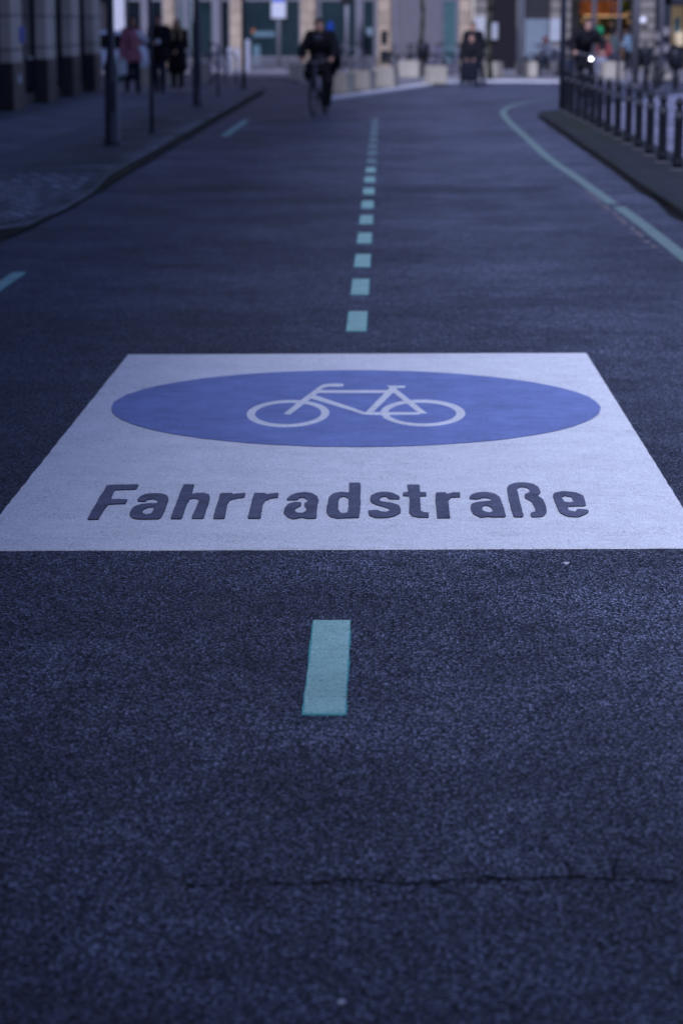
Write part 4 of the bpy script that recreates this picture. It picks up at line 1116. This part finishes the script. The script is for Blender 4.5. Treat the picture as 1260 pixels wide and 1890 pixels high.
# riding pose, facing +Y, bicycle frame coordinates
def ride(**k):
    return pose(**{**dict(pelvis=(0, -.27, 1.02), waist=(0, -.22, 1.16), chest=(0, -.10, 1.38), neck=(0, -.03, 1.54), head=(0, .03, 1.665),
        shL=(-.18, -.06, 1.47), shR=(.18, -.06, 1.47), elL=(-.36, .04, 1.24), elR=(.36, .04, 1.24), wrL=(-.30, .20, 1.09), wrR=(.30, .20, 1.09),
        hdL=(.1, .95, -.25), hdR=(-.1, .95, -.25), upL=(0, 0, 1), upR=(0, 0, 1), curl=.75,
        hipL=(-.09, -.26, .98), hipR=(.09, -.26, .98), knL=(-.12, .10, .62), knR=(.12, .16, .80), anL=(-.13, -.06, .22), anR=(.13, -.02, .57),
        ftL=(0, 1, -.2), ftR=(0, 1, -.25)), **k})
def bag(name, bm, m, loc, rz, label, cat):
    o = link(name, bm, m); o.location = loc; o.rotation_euler = (0, 0, rz); return tag(o, label, cat)
c1 = P(588, 212)
cb_rz = math.pi - .19
cyc = person((c1.x + .02, c1.y, -.0), cb_rz, ride(look=.75, elR=(.33, .0, 1.22), elL=(-.33, -.02, 1.20), knL=(-.19, .10, .62), knR=(.20, .14, .78)), 'cyclist in a black coat and grey shirt riding towards the camera with head turned',
             dict(trousers=blk, top=blk, top_name='coat', shirt=M_('grey_shirt', (0.09, 0.09, 0.12)), shoes=blk, hair=dark_h, hem=.16, bulk=.075, ex=.04, side=.105))
make_bicycle((c1.x + .02, c1.y, 0), cb_rz, mat('worn_grey_enamel', (0.09, 0.095, 0.13), .6), 'black bicycle ridden by the cyclist in the black coat')
bm = bmesh.new(); capsule(bm, (0, 0, 0), (.02, .02, .24), .10, .06); 
o = remeshed('backpack', bm, .015, M_('bright_blue_fabric', (0.03, 0.09, 0.42))); o.location = (c1.x + .20, c1.y + .24, 1.46); tag(o, 'bright blue backpack behind the shoulder of the riding cyclist', 'backpack')
bm = bmesh.new(); box(bm, -.12, .12, -.2, .2, 0, .36); bevel(bm, .04, 2)
bag('shoulder_bag', bm, blk, (c1.x + .31, c1.y + .10, .84), 0, 'black shoulder bag hanging at the hip of the riding cyclist', 'bag')
# pedestrians on the footway
pa = P(246, 172, KH)
person((pa.x, pa.y, KH), math.pi + .35, pose(look=.3, wrL=(-.10, .22, 1.12), elL=(-.26, .04, 1.15), wrR=(.30, .06, .86)), 'woman in a pink checked shirt and dark jeans walking on the footway',
       dict(trousers=djeans, top=pink, top_name='shirt', shoes=blk, hair=brown_h, hair_len=.05, bulk=.03, hem=.10), 1.0)
bm = bmesh.new(); box(bm, -.14, .14, -.06, .06, 0, .40); bevel(bm, .035, 2); bag('shopping_bag', bm, mat('white_green_bag', (0.5, 0.55, 0.55), .6), (pa.x - .26, pa.y - .12, .52), .3, 'white carrier bag held low by the woman in the checked shirt', 'bag')
bm = bmesh.new(); box(bm, -.10, .10, -.08, .08, 0, .34); bevel(bm, .035, 2); bag('shopping_bag', bm, mat('green_bag', (0.02, 0.13, 0.10), .6), (pa.x - .34, pa.y + .1, .36), -.3, 'green carrier bag beside the white one at the lamp post', 'bag')
bm = bmesh.new(); capsule(bm, (-.1, 0, .30), (.20, 0, .06), .11, .10); 
o = remeshed('white_jumper', bm, .015, M_('white_knit', (0.62, 0.64, 0.68))); o.location = (pa.x + .22, pa.y + .02, 1.18); tag(o, 'white jumper slung over the arm of the woman in the checked shirt', 'jumper')
pb = P(295, 172, KH)
person((pb.x, pb.y, KH), math.pi - .05, pose(wrL=(-.03, .24, 1.12), elL=(-.25, .03, 1.14), anR=(.08, -.12, .10), wrR=(.20, .18, 1.0)), 'man in a black jacket and blue jeans walking left of the blonde woman',
       dict(trousers=djeans, top=blk, shoes=blk, hair=dark_h, bulk=.045, hem=.08), 1.03)
bm = bmesh.new(); box(bm, -.05, .05, -.05, .05, 0, .12); bevel(bm, .02, 2); bag('paper_cup', bm, mat('paper_white', (.6, .6, .62), .7), (pb.x - .0, pb.y - .31, 1.24), .3, 'white paper cup in the hand of the man in the black jacket', 'cup')
pc = P(328, 169, KH)
person((pc.x, pc.y, KH), math.pi + .1, pose(wrL=(-.02, .22, .98), elL=(-.22, .04, 1.10), anR=(.08, -.16, .10)), 'blonde woman in a long black coat walking with pale shoes',
       dict(trousers=blk, top=blk, top_name='coat', shoes=mat('beige_leather', (0.42, 0.30, 0.24), .6), hair=blonde, hair_len=.34, bulk=.05, hem=.36), .97)
# wheelchair pair
pd = P(870, 160, 0)
def wheelchair(loc, rz, label):
    o = empty('wheelchair', loc, rz, label, 'wheelchair')
    bm = bmesh.new(); box(bm, -.22, .22, -.2, .22, .46, .51); link('seat', bm, blk, o)
    bm = bmesh.new(); box(bm, -.22, .22, -.25, -.21, .48, .92); link('backrest', bm, blk, o)
    bm = bmesh.new()
    for s in (-1, 1):
        tube(bm, [(s * .24, -.22, .46), (s * .24, -.25, .95), (s * .24, -.36, .97)], .014); tube(bm, [(s * .24, -.2, .47), (s * .24, .25, .47), (s * .2, .38, .18)], .014); tube(bm, [(s * .24, -.22, .7), (s * .24, .12, .7), (s * .24, .15, .47)], .014)
    cyl(bm, (-.29, -.15, .3), (.29, -.15, .3), .014); cyl(bm, (-.24, -.21, .47), (.24, -.21, .47), .013); cyl(bm, (-.24, .22, .47), (.24, .22, .47), .013); cyl(bm, (-.24, -.24, .9), (.24, -.24, .9), .010)
    link('frame', bm, galv, o)
    for s in (-1, 1):
        bm = bmesh.new(); torus(bm, (s * .29, -.15, .3), (1, 0, 0), .27, .012, 32, 6)
        for k in range(10): cyl(bm, (s * .27, -.15, .3), (s * .29, -.15 + .27 * math.cos(k * .628), .3 + .27 * math.sin(k * .628)), .002, n=4)
        lathe(bm, [(.0001, 0), (.24, 0), (.24, .004), (.0001, .004)], n=28); nv = [v for v in bm.verts][-112:]
        for v in nv: v.co = Vector((s * .285 + v.co.z, -.15 + v.co.x, .3 + v.co.y))
        wh = link('wheel', bm, rubber, o); bm = bmesh.new(); torus(bm, (s * .29, -.15, .3), (1, 0, 0), .285, .016, 32, 8); link('tyre', bm, rubber, wh)
        bm = bmesh.new(); torus(bm, (s * .22, .27, .09), (1, 0, 0), .07, .02, 16, 8); cyl(bm, (s * .22, .27, .09), (s * .22, .25, .3), .01, n=6); link('caster', bm, rubber, o)
        bm = bmesh.new(); box(bm, s * .12 - .08, s * .12 + .08, .36, .52, .12, .135); link('footrest', bm, galv, o)
    return o
wz = math.pi - .18
ps_ = Vector((pd.x, pd.y + .3, 0)) + Matrix.Rotation(wz, 3, 'Z') @ Vector((0.04, -.56, 0))
bm = bmesh.new()
capsule(bm, (-.16, .0, .64), (.16, .0, .64), .13, .13); capsule(bm, (-.15, .36, .56), (.15, .36, .56), .13, .13); capsule(bm, (-.15, .0, .62), (-.15, .36, .56), .13, .13); capsule(bm, (.15, .0, .62), (.15, .36, .56), .13, .13)
capsule(bm, (-.15, .38, .52), (-.14, .42, .22), .12, .10); capsule(bm, (.15, .38, .52), (.14, .42, .22), .12, .10); capsule(bm, (0, .38, .5), (0, .42, .24), .13, .10)
o = remeshed('blanket', bm, .016, M_('navy_blanket', (0.010, 0.011, 0.018))); o.location = (pd.x, pd.y + .3, 0); o.rotation_euler = (0, 0, wz); tag(o, 'dark navy blanket over the knees of the person in the wheelchair', 'blanket')
wheelchair((pd.x, pd.y + .3, 0), wz, 'wheelchair with black seat pushed along the pale kerb line')
person((pd.x, pd.y + .3, 0), wz, pose(pelvis=(0, -.10, .60), waist=(0, -.12, .74), chest=(0, -.10, .98), neck=(0, -.08, 1.15), head=(0, -.03, 1.28), shL=(-.17, -.09, 1.09), shR=(.17, -.09, 1.09),
       elL=(-.27, -.02, .84), elR=(.27, -.02, .84), wrL=(-.16, .20, .74), wrR=(.16, .20, .74), hipL=(-.09, -.08, .58), hipR=(.09, -.08, .58), knL=(-.11, .34, .60), knR=(.11, .34, .60),
       anL=(-.11, .40, .22), anR=(.11, .40, .22), ftR=(0, 1, 0)), 'person in a black jacket and blue jeans seated in the wheelchair',
       dict(trousers=djeans, top=blk, shoes=blk, hair=dark_h, bulk=.10, hood=blk), 1.0)
person((ps_.x, ps_.y, 0), wz + .2, pose(wrL=(-.23, .26, .98), wrR=(.23, .26, .98), elL=(-.28, .02, 1.10), elR=(.28, .02, 1.10), hdL=(0, 1, -.1), hdR=(0, 1, -.1), upL=(0, 0, 1), upR=(0, 0, 1), curl=.8),
       'person in black standing behind the wheelchair and pushing it', dict(trousers=blk, top=blk, shoes=blk, hair=brown_h, bulk=.07, hem=.2), .99)
# right-hand cyclist
pe = P(1078, 190, KR)
rz2 = math.pi + .15
person((pe.x, pe.y, KR), rz2, ride(chest=(0, .0, 1.34), neck=(0, .10, 1.48), head=(0, .17, 1.60), shL=(-.18, .06, 1.42), shR=(.18, .06, 1.42), waist=(0, -.18, 1.15)), 'cyclist in dark clothes leaning forward behind the bollards with headlight on',
       dict(trousers=blk, top=blk, shoes=blk, hair=dark_h, bulk=.055))
make_bicycle((pe.x, pe.y, KR), rz2, bkm, 'black bicycle with a lit white headlight behind the bollards', light=True)
bm = bmesh.new(); capsule(bm, (0, 0, 0), (.06, 0, .16), .12, .09); o = remeshed('backpack', bm, .015, M_('green_fabric', (0.02, 0.22, 0.08))); o.location = (pe.x + .24, pe.y + .12, 1.42); tag(o, 'green backpack on the cyclist behind the bollards', 'backpack')
# people at the cafe
pf = P(1156, 137, G0)
person((pf.x, pf.y, G0), 1.2, pose(wrL=(-.1, .24, 1.10), wrR=(.12, .26, 1.12)), 'woman in a light blue top and black trousers in front of the cafe',
       dict(trousers=blk, top=M_('light_blue_cloth', (0.17, 0.24, 0.30)), top_name='blouse', shoes=blk, hair=brown_h, hair_len=.1), .85)
pg = P(1130, 140, G0)
person((pg.x, pg.y, G0), -1.1, pose(), 'person in a grey green jacket between the cyclist and the woman in light blue', dict(trousers=djeans, top=M_('grey_green_cloth', (0.06, 0.09, 0.09)), shoes=blk, hair=dark_h, bulk=.04), .82)
ph = P(1112, 141, G0)
person((ph.x, ph.y, G0), 2.6, pose(pelvis=(0, -.10, .60), waist=(0, -.12, .74), chest=(0, -.10, .98), neck=(0, -.08, 1.15), head=(0, -.03, 1.28), shL=(-.17, -.09, 1.09), shR=(.17, -.09, 1.09),
       elL=(-.27, -.02, .84), elR=(.27, -.02, .84), wrL=(-.16, .20, .74), wrR=(.16, .20, .74), hipL=(-.09, -.08, .58), hipR=(.09, -.08, .58), knL=(-.11, .34, .58), knR=(.11, .34, .58),
       anL=(-.11, .40, .10), anR=(.11, .40, .10), ftR=(0, 1, 0)), 'person in a red top sitting beyond the bollards', dict(trousers=M_('pale_trousers', (.3, .3, .36)), top=M_('red_cloth', (0.20, 0.05, 0.05)), top_name='jumper', shoes=blk, hair=dark_h), .9)
def chair(p, rz, label):
    o = empty('chair', p, rz, label, 'chair', 'cafe chairs')
    bm = bmesh.new(); box(bm, -.21, .21, -.32, .12, .42, .45); link('seat', bm, galv, o)
    bm = bmesh.new(); box(bm, -.21, .21, -.345, -.322, .5, .85); link('backrest', bm, galv, o)
    for x in (-.19, .19):
        for y, t in ((-.33, .86), (.1, .42)):
            bm = bmesh.new(); cyl(bm, (x, y, 0), (x, y, t), .012, n=8); link('leg', bm, galv, o)
chair((ph.x, ph.y, G0), 2.6, 'metal chair under the person in the red top')
pi_ = P(1005, 140, G0)
person((pi_.x, pi_.y, G0), 2.2, pose(pelvis=(0, -.10, .58), waist=(0, -.10, .72), chest=(0, -.06, .93), neck=(0, -.02, 1.09), head=(0, .04, 1.22), shL=(-.17, -.04, 1.03), shR=(.17, -.04, 1.03),
       elL=(-.27, .04, .80), elR=(.27, .04, .80), wrL=(-.10, .26, .72), wrR=(.10, .26, .72), hipL=(-.09, -.08, .56), hipR=(.09, -.08, .56), knL=(-.11, .34, .56), knR=(.11, .34, .56),
       anL=(-.11, .36, .10), anR=(.11, .36, .10), ftR=(0, 1, 0)), 'person in a pale jacket sitting low in front of the blue poster', dict(trousers=jeans, top=M_('pale_jacket', (.35, .35, .38)), shoes=blk, hair=M_('red_hat', (.3, .05, .05)), bulk=.04), .9)
chair((pi_.x, pi_.y, G0), 2.2, 'metal chair under the person in the pale jacket')

# ------------------------------------------------------------------ white car behind the building corner
def car(loc, rz, label):
    o = empty('parked_car', loc, rz, label, 'car')
    prof = [(0.0, .35), (.02, .62), (.06, .80), (.14, .95), (.42, 1.36), (.65, 1.46), (1.3, 1.50), (2.0, 1.47), (2.45, 1.32), (3.05, .98), (3.7, .88), (3.98, .74), (4.05, .5), (4.02, .30)]
    def half(z): return .86 if z < .9 else .86 - (z - .9) * .30
    bm = bmesh.new(); L_, R_ = [], []
    for x, z in prof: L_.append(bm.verts.new((-x, -half(z), z))); R_.append(bm.verts.new((-x, half(z), z)))
    n = len(prof)
    for i in range(n - 1): bm.faces.new((L_[i], L_[i + 1], R_[i + 1], R_[i]))
    bm.faces.new((L_[-1], L_[0], R_[0], R_[-1]))
    bm.faces.new(L_[::-1]); bm.faces.new(R_)
    bmesh.ops.recalc_face_normals(bm, faces=bm.faces[:]); bevel(bm, .03, 2)
    link('body', bm, mat('white_car_paint', (0.6, 0.62, 0.68), .3), o, True)
    for s in (-1, 1):
        for q in ([(.42, .97), (.62, 1.33), (1.3, 1.40), (1.3, .97)], [(1.37, .97), (1.37, 1.40), (1.98, 1.37), (2.35, 1.25), (2.78, .97)]):
            bm = bmesh.new(); vs = [bm.verts.new((-x, s * (half(z) + .012), z)) for x, z in q]
            bm.faces.new(vs); bmesh.ops.solidify(bm, geom=bm.faces[:], thickness=.01 * s); link('window', bm, black_g, o)
        for x in (.75, 3.25):
            bm = bmesh.new(); torus(bm, (-x, s * .80, .31), (0, 1, 0), .22, .09, 28, 8); wv = link('wheel', bm, rubber, o)
            bm = bmesh.new(); cyl(bm, (-x, s * .80, .31), (-x, s * .86, .31), .2, n=20); link('rim', bm, chrome, wv)
        bm = bmesh.new(); box(bm, -.16, .015, s * .70 - .12, s * .70 + .12, .74, .92); link('tail_light', bm, mat('red_lens', (.45, .02, .03), .3), o)
    bm = bmesh.new(); box(bm, -.25, .06, -.86, .86, .36, .5); bevel(bm, .03, 2); link('bumper', bm, mat('grey_plastic', (.08, .08, .1)), o)
q = Q(285, 100, 73)
car((q.x, 73.5, 0.0), 0, 'white hatchback standing behind the woman in the checked shirt')

bpy.context.view_layer.update()
